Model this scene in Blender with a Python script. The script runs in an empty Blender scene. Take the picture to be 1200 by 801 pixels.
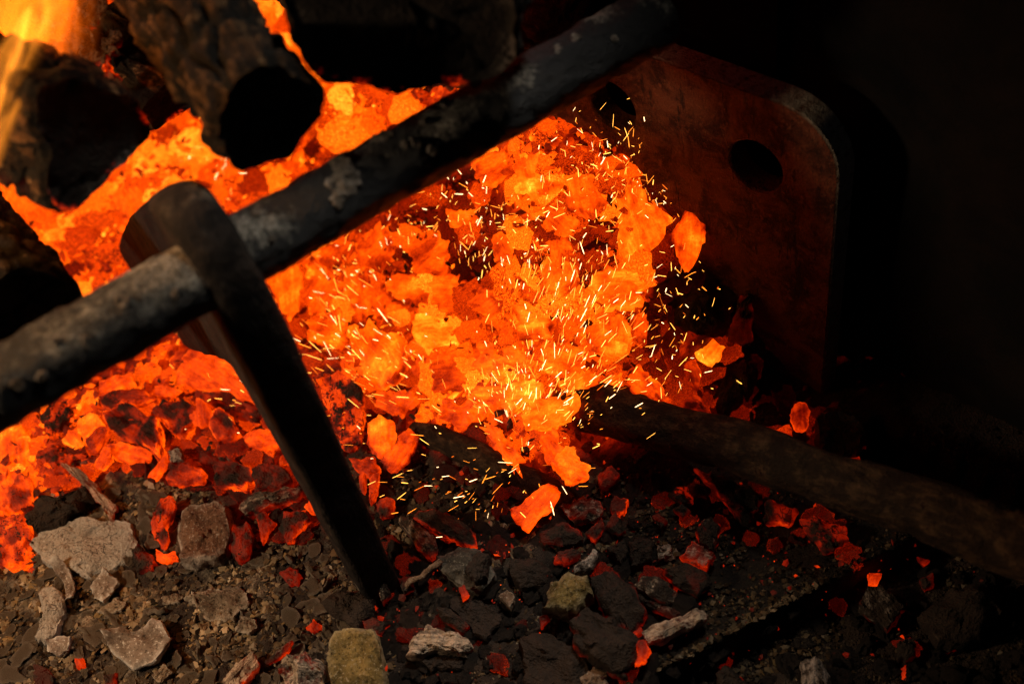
import bpy, math, random
import numpy as np
from mathutils import Vector, Matrix, Quaternion
from mathutils.geometry import tessellate_polygon

# ------------------------------------------------------------------ camera, world, lamps, exposure
scene = bpy.context.scene
col = scene.collection
F = 1370.0                                    # focal length in photo pixels (photo 1200 x 801)
CX, CY = 600.0, 400.5
CAM = np.array([0.0, 0.0, 0.768])             # world: X along the rail, Y into the fire, Z up; hearth at z = 0
_d1 = np.array([3880, -2469, F]); _d1 /= np.linalg.norm(_d1)
_d2 = np.array([-1296, -1275, F])
_up = np.cross(_d1, _d2); _up /= np.linalg.norm(_up); _d2 = np.cross(_up, _d1)
ROT = np.array([_d1, _d2, _up])
cd = bpy.data.cameras.new('camera'); cam = bpy.data.objects.new('camera', cd); col.objects.link(cam)
m = Matrix.Identity(4)
for i in range(3):
    m[i][0] = ROT[i, 0]; m[i][1] = -ROT[i, 1]; m[i][2] = -ROT[i, 2]; m[i][3] = CAM[i]
cam.matrix_world = m
cd.sensor_width = 36; cd.sensor_fit = 'HORIZONTAL'; cd.lens = 36 * F / 1200
cd.clip_start = 0.01; cd.clip_end = 50
cd.dof.use_dof = True; cd.dof.focus_distance = 0.87; cd.dof.aperture_fstop = 4.0
scene.camera = cam
w = bpy.data.worlds.new('World'); scene.world = w; w.use_nodes = True
w.node_tree.nodes['Background'].inputs[0].default_value = (0.55, 0.7, 1.0, 1)
w.node_tree.nodes['Background'].inputs[1].default_value = 0.007
def lamp(name, loc, target, energy, size, colour):
    l = bpy.data.lights.new(name, 'AREA'); l.energy = energy; l.shape = 'DISK'; l.size = size; l.color = colour
    o = bpy.data.objects.new(name, l); col.objects.link(o); o.location = loc
    o.rotation_euler = (Vector(target) - Vector(loc)).to_track_quat('-Z', 'Y').to_euler()
    return o
lamp('daylight_lamp', (-0.47, 0.60, 0.60), (-0.02, 0.54, 0.08), 1.4, 0.08, (1.0, 0.73, 0.47)).data.spread = math.radians(100)
lamp('rail_fill_lamp', (0.62, 0.50, 1.25), (0.27, 0.46, 0.30), 0.65, 0.20, (1.0, 0.90, 0.76)).data.spread = math.radians(36)  # added fill without a visible source, brightens the rail end and plate edge
fl = bpy.data.lights.new('flame_light', 'POINT'); fl.energy = 5.0; fl.shadow_soft_size = 0.06; fl.color = (1.0, 0.42, 0.10)   # the flames' own light
flo = bpy.data.objects.new('flame_light', fl); col.objects.link(flo); flo.location = (-0.11, 0.70, 0.56)
scene.view_settings.view_transform = 'Standard'; scene.view_settings.look = 'None'
scene.view_settings.exposure = 0.0; scene.view_settings.gamma = 1.0
scene.render.engine = 'CYCLES'
scene.cycles.use_denoising = True
scene.cycles.max_bounces = 4; scene.cycles.diffuse_bounces = 2; scene.cycles.glossy_bounces = 1; scene.cycles.adaptive_threshold = 0.02
scene.cycles.volume_bounces = 0; scene.cycles.sample_clamp_indirect = 4.0

# ------------------------------------------------------------------ geometry helpers
rng = random.Random(7)
nprng = np.random.default_rng(7)
def ray(px, py):
    return ROT @ (np.array([px - CX, py - CY, F]) / F)
def on_z(px, py, z=0.0):
    r = ray(px, py); return CAM + r * ((z - CAM[2]) / r[2])
def project(p):
    c = ROT.T @ (np.asarray(p) - CAM); return c[0] / c[2] * F + CX, c[1] / c[2] * F + CY, c[2]
def project_many(P):
    c = (P - CAM) @ ROT
    return c[:, 0] / c[:, 2] * F + CX, c[:, 1] / c[:, 2] * F + CY

def _hash(ix, iy, iz, seed):
    h = (ix.astype(np.int64) * 374761393 + iy.astype(np.int64) * 668265263 + iz.astype(np.int64) * 2147483647 + seed * 1274126177) & 0xffffffff
    h = ((h ^ (h >> 13)) * 1274126177) & 0xffffffff
    h = ((h ^ (h >> 16)) * 2246822519) & 0xffffffff
    return (h ^ (h >> 15)).astype(np.float64) / 0xffffffff
def vnoise(P, seed=0):
    I = np.floor(P); f = P - I; f = f * f * (3 - 2 * f); I = I.astype(np.int64)
    r = 0
    for dx in (0, 1):
        for dy in (0, 1):
            for dz in (0, 1):
                wgt = (f[:, 0] if dx else 1 - f[:, 0]) * (f[:, 1] if dy else 1 - f[:, 1]) * (f[:, 2] if dz else 1 - f[:, 2])
                r = r + wgt * _hash(I[:, 0] + dx, I[:, 1] + dy, I[:, 2] + dz, seed)
    return r * 2 - 1
def fbm(P, seed=0, octaves=4, gain=0.5):
    P = np.asarray(P, float); r = 0; a = 1.0
    for o in range(octaves):
        r = r + a * vnoise(P * (2.03 ** o) + o * 11.7, seed + o); a *= gain
    return r
def worley(P, seed=0):
    """F1 and F2 of a cell noise"""
    I = np.floor(P).astype(np.int64); f1 = np.full(len(P), 9.0); f2 = np.full(len(P), 9.0)
    for dx in (-1, 0, 1):
        for dy in (-1, 0, 1):
            for dz in (-1, 0, 1):
                a, b, c = I[:, 0] + dx, I[:, 1] + dy, I[:, 2] + dz
                q = np.stack([a + _hash(a, b, c, seed), b + _hash(a, b, c, seed + 1), c + _hash(a, b, c, seed + 2)], 1)
                d = np.linalg.norm(q - P, axis=1)
                f2 = np.minimum(f2, np.maximum(d, f1)); f1 = np.minimum(f1, d)
    return f1, f2
def sstep(x, a, b):
    t = np.clip((np.asarray(x, float) - a) / (b - a), 0, 1); return t * t * (3 - 2 * t)

def mesh(name, verts, faces, mat, rim=None, sharp=40, attrs=None):
    me = bpy.data.meshes.new(name)
    me.from_pydata([tuple(v) for v in verts], [], [tuple(f) for f in faces]); me.update()
    me.polygons.foreach_set('use_smooth', [True] * len(me.polygons))
    if sharp: me.set_sharp_from_angle(angle=math.radians(sharp))
    if rim is not None:
        a = me.attributes.new('rim', 'FLOAT', 'POINT'); a.data.foreach_set('value', np.asarray(rim, np.float32))
    for k, v in (attrs or {}).items():
        v = np.asarray(v, np.float32)
        if v.ndim == 1:
            a = me.attributes.new(k, 'FLOAT', 'POINT'); a.data.foreach_set('value', v)
        else:
            a = me.attributes.new(k, 'FLOAT_COLOR', 'POINT')
            a.data.foreach_set('color', np.concatenate([v, np.ones((len(v), 1), np.float32)], 1).ravel())
    if mat: me.materials.append(mat)
    return me
def obj(name, me, parent=None, label=None, cat=None, group=None, kind=None):
    o = bpy.data.objects.new(name, me); col.objects.link(o)
    if parent: o.parent = parent
    tag(o, label, cat, group, kind); return o
def tag(o, label=None, cat=None, group=None, kind=None):
    if label: o['label'] = label
    if cat: o['category'] = cat
    if group: o['group'] = group
    if kind: o['kind'] = kind
    return o

# ------------------------------------------------------------------ material helpers
class NT:
    def __init__(s, name):
        s.mat = bpy.data.materials.new(name); s.mat.use_nodes = True; s.t = s.mat.node_tree; s.t.nodes.clear()
    def n(s, typ, ins=None, **props):
        nd = s.t.nodes.new(typ)
        for k, v in props.items(): setattr(nd, k, v)
        for k, v in (ins or {}).items():
            if hasattr(v, 'is_output'): s.t.links.new(v, nd.inputs[k])
            else: nd.inputs[k].default_value = v
        return nd
    def math(s, op, a, b=0.0, c=0.0, clamp=False):
        return s.n('ShaderNodeMath', {0: a, 1: b, 2: c}, operation=op, use_clamp=clamp).outputs[0]
    def maprange(s, v, a, b, c=0.0, d=1.0):
        return s.n('ShaderNodeMapRange', {'Value': v, 'From Min': a, 'From Max': b, 'To Min': c, 'To Max': d}, interpolation_type='SMOOTHSTEP').outputs[0]
    def noise(s, vec, scale, detail=4, rough=0.55, dist=0.0):
        return s.n('ShaderNodeTexNoise', {'Vector': vec, 'Scale': scale, 'Detail': detail, 'Roughness': rough, 'Distortion': dist}).outputs['Fac']
    def voro(s, vec, scale, feature='DISTANCE_TO_EDGE'):
        return s.n('ShaderNodeTexVoronoi', {'Vector': vec, 'Scale': scale}, feature=feature).outputs['Distance']
    def mix(s, f, a, b):
        nd = s.n('ShaderNodeMix', data_type='RGBA')
        for k, v in ((0, f), (6, a), (7, b)):
            if hasattr(v, 'is_output'): s.t.links.new(v, nd.inputs[k])
            else: nd.inputs[k].default_value = v if k == 0 else (*v, 1)
        return nd.outputs[2]
    def ramp(s, f, stops):
        nd = s.n('ShaderNodeValToRGB', {0: f}); cr = nd.color_ramp
        while len(cr.elements) < len(stops): cr.elements.new(0.5)
        for e, (p, c) in zip(cr.elements, stops):
            e.position = p; e.color = (*c, 1) if len(c) == 3 else c
        return nd.outputs[0]
    def out(s, base, rough=0.9, bump=None, bump_d=0.002, bump_s=0.6, em=None, em_s=None, spec=0.3, metal=0.0):
        p = s.n('ShaderNodeBsdfPrincipled')
        for k, v in (('Base Color', base), ('Roughness', rough), ('Metallic', metal), ('Specular IOR Level', spec), ('Emission Color', em), ('Emission Strength', em_s)):
            if v is None: continue
            if hasattr(v, 'is_output'): s.t.links.new(v, p.inputs[k])
            elif isinstance(v, tuple): p.inputs[k].default_value = (*v, 1)
            else: p.inputs[k].default_value = v
        if bump is not None:
            b = s.n('ShaderNodeBump', {'Height': bump, 'Distance': bump_d, 'Strength': bump_s})
            s.t.links.new(b.outputs[0], p.inputs['Normal'])
        o = s.n('ShaderNodeOutputMaterial'); s.t.links.new(p.outputs[0], o.inputs[0]); return s.mat
    def coords(s, rnd=True):
        tc = s.n('ShaderNodeTexCoord').outputs['Object']
        if not rnd: return tc
        r = s.n('ShaderNodeObjectInfo').outputs['Random']
        return s.n('ShaderNodeVectorMath', {0: tc, 1: s.math('MULTIPLY', r, 37.0)}, operation='ADD').outputs[0]

HEATCOL = [(0.0, (1, 0.010, 0.0)), (0.40, (1, 0.022, 0.0003)), (0.55, (1, 0.046, 0.0006)), (0.68, (1, 0.076, 0.0008)), (0.80, (1, 0.116, 0.002)), (0.92, (1, 0.19, 0.006)), (1.0, (1, 0.34, 0.025))]
def _g(v): return (v / 4, v / 4, v / 4)
HEATSTR = [(0.0, _g(0)), (0.20, _g(0)), (0.32, _g(0.04)), (0.44, _g(0.24)), (0.55, _g(0.70)), (0.68, _g(1.35)), (0.80, _g(1.9)), (1.0, _g(3.0))]

def ember_material(name, bed=False):
    """charcoal that glows with its own heat; object colour = (heat, ash, rim heat), alpha = char"""
    s = NT(name)
    v = s.coords(not bed)
    if bed:
        at = lambda k: s.n('ShaderNodeAttribute', attribute_name=k).outputs
        heat, ash, char = at('glow_heat')['Fac'], at('ash')['Fac'], 0.22
        rimh = 0.0; tone = at('tone')['Color']
    else:
        oi = s.n('ShaderNodeObjectInfo'); sep = s.n('ShaderNodeSeparateColor', {0: oi.outputs['Color']})
        heat, ash, rimb, char = sep.outputs[0], sep.outputs[1], sep.outputs[2], oi.outputs['Alpha']
        rim = s.n('ShaderNodeAttribute', attribute_name='rim').outputs['Fac']
        tone = s.ramp(oi.outputs['Random'], [(0.0, (0.34, 0.24, 0.17)), (0.3, (0.28, 0.22, 0.18)), (0.6, (0.40, 0.30, 0.21)), (1.0, (0.22, 0.155, 0.11))])
    big = s.noise(v, 34, 2, 0.55, 0.8)
    mid = s.noise(v, 120, 3, 0.65)
    fine = s.noise(v, 620, 2, 0.65)
    grain = s.noise(s.n('ShaderNodeMapping', {0: v, 3: (0.13, 1, 0.6)}).outputs[0], 300, 2, 0.6, 0.4)
    if not bed:
        patch = s.maprange(s.noise(v, 26, 0, 0.5), 0.44, 0.60)
        rimh = s.math('MULTIPLY', s.math('MULTIPLY', rim, s.math('SUBTRACT', rimb, 0.25)), s.math('MULTIPLY', patch, s.maprange(mid, 0.30, 0.62, 0.2, 1.5)))
    wob = s.n('ShaderNodeVectorMath', {0: s.n('ShaderNodeTexNoise', {'Vector': v, 'Scale': 70.0, 'Detail': 0.0}).outputs['Color'], 3: 0.035}, operation='SCALE').outputs[0]
    edge = s.voro(s.n('ShaderNodeVectorMath', {0: v, 1: wob}, operation='ADD').outputs[0], 85)
    crack = s.math('MULTIPLY', s.maprange(edge, 0.0, 0.05, 1.0, 0.0), s.maprange(big, 0.50, 0.62))
    k = s.math('MULTIPLY', heat, 1.3, clamp=True)
    sub = lambda x, a, m: s.math('MULTIPLY', s.math('SUBTRACT', x, a), m)
    var = s.math('ADD', sub(big, 0.5, 0.66), sub(mid, 0.5, 0.36))
    var = s.math('ADD', var, s.math('ADD', sub(fine, 0.5, 0.20), sub(grain, 0.5, 0.30)))
    t = s.math('ADD', heat, s.math('MULTIPLY', var, k))
    dead = s.maprange(s.math('ADD', s.math('MULTIPLY', s.noise(v, 62, 1, 0.5), 0.7), s.math('MULTIPLY', mid, 0.3)), 0.44, 0.58, 0.0, 0.32)
    t = s.math('SUBTRACT', t, s.math('MULTIPLY', dead, char))
    t = s.math('ADD', t, rimh)
    thr = s.math('SUBTRACT', 0.70, s.math('MULTIPLY', char, 0.22))
    spots = s.maprange(s.math('ADD', s.math('MULTIPLY', mid, 0.45), s.math('ADD', s.math('MULTIPLY', fine, 0.3), s.math('MULTIPLY', grain, 0.25))), thr, s.math('ADD', thr, 0.06))
    t = s.math('SUBTRACT', t, s.math('MULTIPLY', spots, 0.34))
    t = s.math('SUBTRACT', t, s.math('MULTIPLY', crack, s.math('MULTIPLY', char, 0.22)))
    an = s.math('ADD', s.math('MULTIPLY', s.noise(v, 90, 3, 0.68), 0.65), s.math('ADD', s.math('MULTIPLY', fine, 0.15), s.math('MULTIPLY', grain, 0.2)))
    ath = s.math('SUBTRACT', 0.80, s.math('MULTIPLY', ash, 0.56))
    ashm = s.maprange(an, ath, s.math('ADD', ath, 0.18))
    ashm = s.math('MULTIPLY', ashm, s.math('SUBTRACT', 1.0, s.math('MULTIPLY', crack, 0.5)))
    dark = s.mix(mid, (0.006, 0.0045, 0.0038), (0.046, 0.028, 0.018))
    base = s.mix(ashm, dark, s.mix(s.maprange(grain, 0.3, 0.7), s.n('ShaderNodeVectorMath', {0: tone, 3: 0.5}, operation='SCALE').outputs[0], s.n('ShaderNodeVectorMath', {0: tone, 3: 1.4}, operation='SCALE').outputs[0]))
    st = s.math('MULTIPLY', s.ramp(t, HEATSTR), 4.0)
    st = s.math('MULTIPLY', st, s.math('SUBTRACT', 1.0, s.math('MULTIPLY', ashm, 0.62)))
    h = s.math('ADD', s.math('ADD', s.math('MULTIPLY', mid, 0.8), s.math('MULTIPLY', grain, 0.6)), s.math('MULTIPLY', fine, 0.5))
    mt = s.out(base, 0.85, h, 0.0050, 1.0, s.ramp(t, HEATCOL), st, 0.25)
    mt.cycles.emission_sampling = 'NONE'
    return mt

M_EMBER = ember_material('ember_charcoal')
M_BED = ember_material('ember_bed', True)

def stone_material(name, lo, hi, spot, bs=1.0, crk=0.0):
    s = NT(name); v = s.coords()
    a = s.noise(v, 70, 6, 0.65); b = s.noise(v, 420, 5, 0.7)
    c = s.mix(s.maprange(a, 0.3, 0.7), lo, hi); c = s.mix(s.maprange(b, 0.56, 0.66), c, spot)
    c = s.mix(s.maprange(b, 0.36, 0.46, 0.85, 0.0), c, tuple(x * 0.25 for x in lo))
    cm = s.maprange(s.voro(s.n('ShaderNodeVectorMath', {0: v, 1: s.n('ShaderNodeVectorMath', {0: s.n('ShaderNodeTexNoise', {'Vector': v, 'Scale': 90.0, 'Detail': 1.0}).outputs['Color'], 3: 0.02}, operation='SCALE').outputs[0]}, operation='ADD').outputs[0], 95), 0.0, 0.045, 1.0, 0.0)
    c = s.mix(s.math('MULTIPLY', s.math('MULTIPLY', cm, crk), s.maprange(a, 0.42, 0.56)), c, (0.012, 0.009, 0.007))
    rim = s.n('ShaderNodeAttribute', attribute_name='rim').outputs['Fac']
    c = s.mix(s.math('MULTIPLY', rim, s.maprange(a, 0.35, 0.6)), c, spot)
    return s.out(c, 0.9, s.math('ADD', a, s.math('MULTIPLY', b, 0.5)), 0.007, bs, spec=0.2)
M_MOSS = stone_material('yellow_brown_stone', (0.10, 0.068, 0.02), (0.32, 0.21, 0.065), (0.42, 0.33, 0.19))
M_TAN = stone_material('tan_stone', (0.15, 0.085, 0.05), (0.30, 0.19, 0.12), (0.42, 0.34, 0.26))
M_BROWN = stone_material('brown_stone', (0.11, 0.05, 0.026), (0.24, 0.12, 0.065), (0.50, 0.41, 0.33))
M_GREY = stone_material('grey_stone', (0.035, 0.030, 0.024), (0.11, 0.092, 0.07), (0.22, 0.19, 0.15))
M_ASHW = stone_material('pale_ash_crust', (0.34, 0.29, 0.24), (0.44, 0.38, 0.32), (0.56, 0.50, 0.44), 1.0, 0.9)
M_CURL = stone_material('grey_brown_shell', (0.13, 0.095, 0.07), (0.22, 0.17, 0.135), (0.50, 0.46, 0.41), 0.25)
M_CHIP = stone_material('ash_chip', (0.12, 0.08, 0.05), (0.34, 0.25, 0.165), (0.48, 0.39, 0.30))

# attribute-coloured grit
s = NT('ash_grit'); c = s.n('ShaderNodeAttribute', attribute_name='tone').outputs['Color']
M_GRIT = s.out(c, 0.95, s.noise(s.coords(False), 900, 3), 0.001, 0.5, spec=0.15)

# blackened steel of the grate, grey ash stuck on it in patches
def grate_material():
    s = NT('sooty_steel'); v = s.coords(False)
    a = s.noise(v, 34, 6, 0.68); b = s.noise(v, 210, 5, 0.75); c = s.noise(v, 620, 3, 0.6)
    ash = s.n('ShaderNodeAttribute', attribute_name='ash').outputs['Fac']
    mix = s.math('ADD', s.math('MULTIPLY', a, 0.55), s.math('MULTIPLY', b, 0.45))
    mk = s.math('MULTIPLY', s.maprange(s.math('ADD', mix, s.math('MULTIPLY', ash, 0.26)), 0.63, 0.78), s.maprange(ash, 0.02, 0.35))
    base = s.mix(mk, s.mix(b, (0.005, 0.0055, 0.0065), (0.016, 0.016, 0.018)), s.mix(s.maprange(c, 0.3, 0.7), (0.07, 0.062, 0.05), (0.36, 0.33, 0.28)))
    return s.out(base, s.maprange(mk, 0, 1, 0.55, 0.95), s.math('ADD', s.math('ADD', b, s.math('MULTIPLY', mk, 0.5)), s.math('MULTIPLY', c, 0.6)), 0.0045, 0.9, spec=0.3)
M_GRATE = grate_material()
s = NT('scaled_iron'); v = s.coords(False); a = s.noise(v, 60, 5, 0.7); b = s.noise(s.n('ShaderNodeMapping', {0: v, 3: (1, 0.25, 0.25)}).outputs[0], 420, 3, 0.65)
ak = s.n('ShaderNodeAttribute', attribute_name='ash').outputs['Fac']
base = s.mix(s.maprange(a, 0.40, 0.65), (0.007, 0.0055, 0.005), (0.022, 0.016, 0.013)); base = s.mix(s.maprange(b, 0.60, 0.72), base, (0.045, 0.034, 0.027)); base = s.mix(s.math('MULTIPLY', ak, s.maprange(a, 0.42, 0.6)), base, (0.20, 0.16, 0.115))
M_LEG = s.out(base, 0.9, s.math('ADD', a, s.math('MULTIPLY', b, 0.6)), 0.004, 0.9, spec=0.15)
s = NT('rusty_steel'); v = s.coords(False)
a = s.noise(v, 34, 6, 0.72, 0.5); b = s.noise(v, 170, 5, 0.72); c = s.noise(v, 700, 2, 0.6)
sv = s.n('ShaderNodeMapping', {0: v, 3: (1, 0.7, 0.16)}).outputs[0]
d = s.noise(sv, 75, 5, 0.72)
base = s.mix(s.maprange(a, 0.38, 0.60), (0.034, 0.013, 0.007), (0.150, 0.054, 0.025))
base = s.mix(s.maprange(b, 0.54, 0.68), base, (0.20, 0.085, 0.042))
base = s.mix(s.maprange(d, 0.57, 0.64), base, (0.014, 0.009, 0.007))
base = s.mix(s.maprange(c, 0.66, 0.74), base, (0.26, 0.15, 0.09))
top = s.n('ShaderNodeAttribute', attribute_name='ash').outputs['Fac']
base = s.mix(s.math('MULTIPLY', top, s.maprange(b, 0.30, 0.55)), base, (0.46, 0.38, 0.28))  # top edge coloured paler, imitating light from above
M_RUST = s.out(base, s.maprange(a, 0.3, 0.7, 0.9, 0.6), s.math('ADD', s.math('ADD', s.math('MULTIPLY', b, 0.9), s.math('MULTIPLY', d, 0.8)), c), 0.004, 0.9, spec=0.3)
s = NT('sooty_wall'); v = s.coords(False)
a = s.noise(v, 12, 8, 0.66, 0.6); b = s.noise(v, 190, 5, 0.7)
base = s.mix(s.maprange(a, 0.36, 0.66), (0.002, 0.0017, 0.0015), (0.010, 0.006, 0.004))
base = s.mix(s.maprange(b, 0.68, 0.76), base, (0.04, 0.03, 0.02))
M_WALL = s.out(base, 0.9, s.math('ADD', a, s.math('MULTIPLY', b, 0.4)), 0.003, 0.7, spec=0.2)
s = NT('slab_stone'); v = s.coords(False)
a = s.noise(v, 22, 7, 0.65); b = s.noise(v, 260, 5, 0.75)
base = s.mix(s.maprange(a, 0.35, 0.65), (0.008, 0.006, 0.0045), (0.034, 0.023, 0.014)); base = s.mix(s.maprange(b, 0.66, 0.74), base, (0.10, 0.08, 0.06))
M_SLAB = s.out(base, 0.85, s.math('ADD', a, b), 0.007, 0.9, spec=0.3)

def wood_material(name, lo, hi, ashc, glow=0.0, grain=(1, 0.10, 1)):
    """charred bark; local Y is the log's axis"""
    s = NT(name); v = s.coords(False)
    g = s.n('ShaderNodeMapping', {0: v, 3: grain}).outputs[0]
    a = s.noise(g, 130, 6, 0.7); b = s.noise(v, 60, 5, 0.6); c = s.noise(v, 420, 4, 0.65)
    hgt = s.n('ShaderNodeAttribute', attribute_name='rim').outputs['Fac']       # crack depth
    base = s.mix(s.maprange(s.math('ADD', s.math('MULTIPLY', a, 0.6), s.math('MULTIPLY', b, 0.4)), 0.45, 0.66), lo, hi)
    base = s.mix(s.maprange(s.math('ADD', s.math('MULTIPLY', c, 0.5), s.math('MULTIPLY', b, 0.5)), 0.56, 0.66), base, ashc)
    base = s.mix(s.maprange(hgt, 0.1, 0.6), base, (0.006, 0.005, 0.004))
    kw = {}
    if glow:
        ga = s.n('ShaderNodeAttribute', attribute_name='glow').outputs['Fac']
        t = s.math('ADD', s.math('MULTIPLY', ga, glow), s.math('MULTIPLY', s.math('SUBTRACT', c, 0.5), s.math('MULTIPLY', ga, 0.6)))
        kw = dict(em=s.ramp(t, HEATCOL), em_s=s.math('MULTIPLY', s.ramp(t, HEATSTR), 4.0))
    mt = s.out(base, 0.92, s.math('ADD', a, s.math('MULTIPLY', c, 0.6)), 0.006, 1.0, spec=0.15, **kw)
    mt.cycles.emission_sampling = 'NONE'; return mt
M_BARK = wood_material('charred_bark', (0.008, 0.005, 0.0035), (0.150, 0.076, 0.030), (0.28, 0.17, 0.085), 0.62)
M_DARKBARK = wood_material('blackened_bark', (0.008, 0.006, 0.005), (0.050, 0.032, 0.020), (0.15, 0.10, 0.06), 0.62)
s = NT('charred_cut_face'); v = s.coords(False)
a = s.noise(v, 55, 4, 0.65); c = s.noise(v, 380, 3, 0.65)
rg = s.math('SINE', s.math('MULTIPLY', s.n('ShaderNodeVectorMath', {0: s.n('ShaderNodeVectorMath', {0: v, 1: (1, 0, 1)}, operation='MULTIPLY').outputs[0]}, operation='LENGTH').outputs['Value'], 2400.0))
base = s.mix(a, (0.006, 0.005, 0.0045), (0.034, 0.027, 0.022)); base = s.mix(s.math('MULTIPLY', rg, 0.25, clamp=True), base, (0.003, 0.003, 0.003))
base = s.mix(s.maprange(s.n('ShaderNodeAttribute', attribute_name='rim').outputs['Fac'], 0.3, 0.8), base, (0.002, 0.002, 0.002))
base = s.mix(s.math('MULTIPLY', s.n('ShaderNodeAttribute', attribute_name='ash').outputs['Fac'], s.maprange(c, 0.38, 0.62)), base, (0.15, 0.12, 0.10))
gl = s.math('MULTIPLY', s.n('ShaderNodeAttribute', attribute_name='glow').outputs['Fac'], s.maprange(c, 0.35, 0.6, 0.35, 0.62))
M_CUT = s.out(base, 0.9, s.math('ADD', a, c), 0.004, 0.8, em=s.ramp(gl, HEATCOL), em_s=s.math('MULTIPLY', s.ramp(gl, HEATSTR), 4.0), spec=0.2); M_CUT.cycles.emission_sampling = 'NONE'
M_POLE = wood_material('scorched_pole', (0.022, 0.013, 0.008), (0.105, 0.058, 0.029), (0.012, 0.003, 0.0025), 0.62, (1, 1, 0.45))

# ------------------------------------------------------------------ the place: heights and heat of the bed, read off the photograph
HEAT_PTS = [  # photo pixel -> heat of the coals there
 (20,60,.80),(0,230,.80),(60,270,.84),(120,250,.78),(100,310,.72),(20,330,.55),(170,200,.80),(230,170,.84),(280,190,.82),(260,225,.66),(310,215,.66),
 (330,30,.82),(360,90,.84),(420,130,.84),(470,120,.70),(340,240,.7),
 (330,340,.72),(350,300,.64),(380,350,.72),(345,395,.40),(370,420,.60),(390,450,.52),(420,300,.70),(400,270,.72),(440,350,.74),(450,420,.78),(470,300,.55),(450,330,.62),
 (500,330,.72),(520,380,.82),(560,410,.72),(600,400,.76),(620,440,.80),(540,460,.76),(500,470,.66),(470,475,.42),
 (500,235,.50),(540,225,.40),(540,270,.48),(580,255,.50),(560,300,.42),(500,280,.62),(600,210,.72),(640,230,.80),(590,180,.76),(640,170,.62),(680,160,.62),(690,180,.60),
 (680,240,.70),(670,270,.45),(700,275,.38),(690,300,.42),(660,310,.68),(640,340,.74),(620,370,.76),(680,340,.74),(720,340,.74),(700,380,.74),(740,340,.70),(740,250,.72),(730,215,.66),
 (740,190,.60),(765,230,.58),(790,262,.40),(770,270,.62),(780,300,.34),(790,340,.18),(790,370,.14),(770,390,.30),(740,410,.48),(700,430,.56),(720,460,.40),(670,430,.66),(640,480,.62),(600,510,.60),(560,530,.35),
 (810,410,.34),(800,440,.40),(830,470,.36),(870,450,.12),(900,500,.22),(960,520,.22),(1000,530,.12),(850,330,.10),
 (210,430,.62),(160,450,.60),(120,470,.62),(80,480,.66),(60,500,.60),(20,520,.72),(30,560,.70),(20,600,.66),(20,640,.60),(60,560,.50),(100,540,.48),(150,540,.40),(200,500,.48),(250,520,.42),(300,480,.40),(320,520,.42),(330,560,.40),(250,570,.32),
 (160,575,.24),(130,600,.16),(70,640,.05),(45,600,.25),(240,600,.20),(300,610,.30),(350,600,.36),(340,650,.08),(200,660,.05),(100,700,.0),(200,740,.0),(300,720,.0),(40,760,.0),(300,790,.05),(380,700,.04),(10,700,.04),
 (430,580,.30),(460,560,.16),(480,580,.08),(440,640,.12),(500,620,.06),(560,600,.06),(600,620,.05),(540,680,.04),(460,700,.16),(560,740,.05),(650,650,.06),(700,600,.16),(700,700,.06),(760,600,.06),(800,560,.10),(780,660,.12),
 (850,640,.04),(900,600,.14),(960,620,.14),(1000,680,.05),(900,720,.0),(1000,760,.03),(1100,700,.03),(1150,760,.0),(800,760,.0),(700,790,.08),(600,790,.02),(500,790,.04),(1150,600,.0),(1080,580,.02),(1200,801,.0),
]
TONE_PTS = [  # photo pixel -> (ground tone, light falloff to the right painted in; how ashy)
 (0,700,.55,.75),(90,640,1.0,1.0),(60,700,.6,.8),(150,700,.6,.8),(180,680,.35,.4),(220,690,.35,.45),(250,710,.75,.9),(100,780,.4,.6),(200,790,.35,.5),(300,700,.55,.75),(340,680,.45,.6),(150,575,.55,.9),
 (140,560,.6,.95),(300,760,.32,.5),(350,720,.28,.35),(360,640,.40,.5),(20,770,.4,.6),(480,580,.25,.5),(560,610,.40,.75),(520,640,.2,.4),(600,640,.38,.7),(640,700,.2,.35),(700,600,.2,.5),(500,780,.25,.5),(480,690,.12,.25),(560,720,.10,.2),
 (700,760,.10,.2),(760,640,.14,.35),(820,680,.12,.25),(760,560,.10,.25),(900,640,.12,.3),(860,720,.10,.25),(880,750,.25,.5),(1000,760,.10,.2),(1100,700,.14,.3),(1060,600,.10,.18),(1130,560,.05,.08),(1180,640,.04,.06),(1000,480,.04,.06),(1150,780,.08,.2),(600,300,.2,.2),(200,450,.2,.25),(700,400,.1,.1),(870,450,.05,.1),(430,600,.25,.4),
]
HP = np.array(HEAT_PTS, float); TP = np.array(TONE_PTS, float)
def shepard(px, py, pts, cols):
    px = np.atleast_1d(np.asarray(px, float)); py = np.atleast_1d(np.asarray(py, float))
    d2 = (px[:, None] - pts[None, :, 0]) ** 2 + (py[:, None] - pts[None, :, 1]) ** 2
    wgt = 1.0 / (d2 + 60.0) ** 1.8
    return (wgt @ pts[:, cols]) / wgt.sum(1, keepdims=True)
def heat_at(px, py): return float(shepard(px, py, HP, [2])[0, 0])

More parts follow.
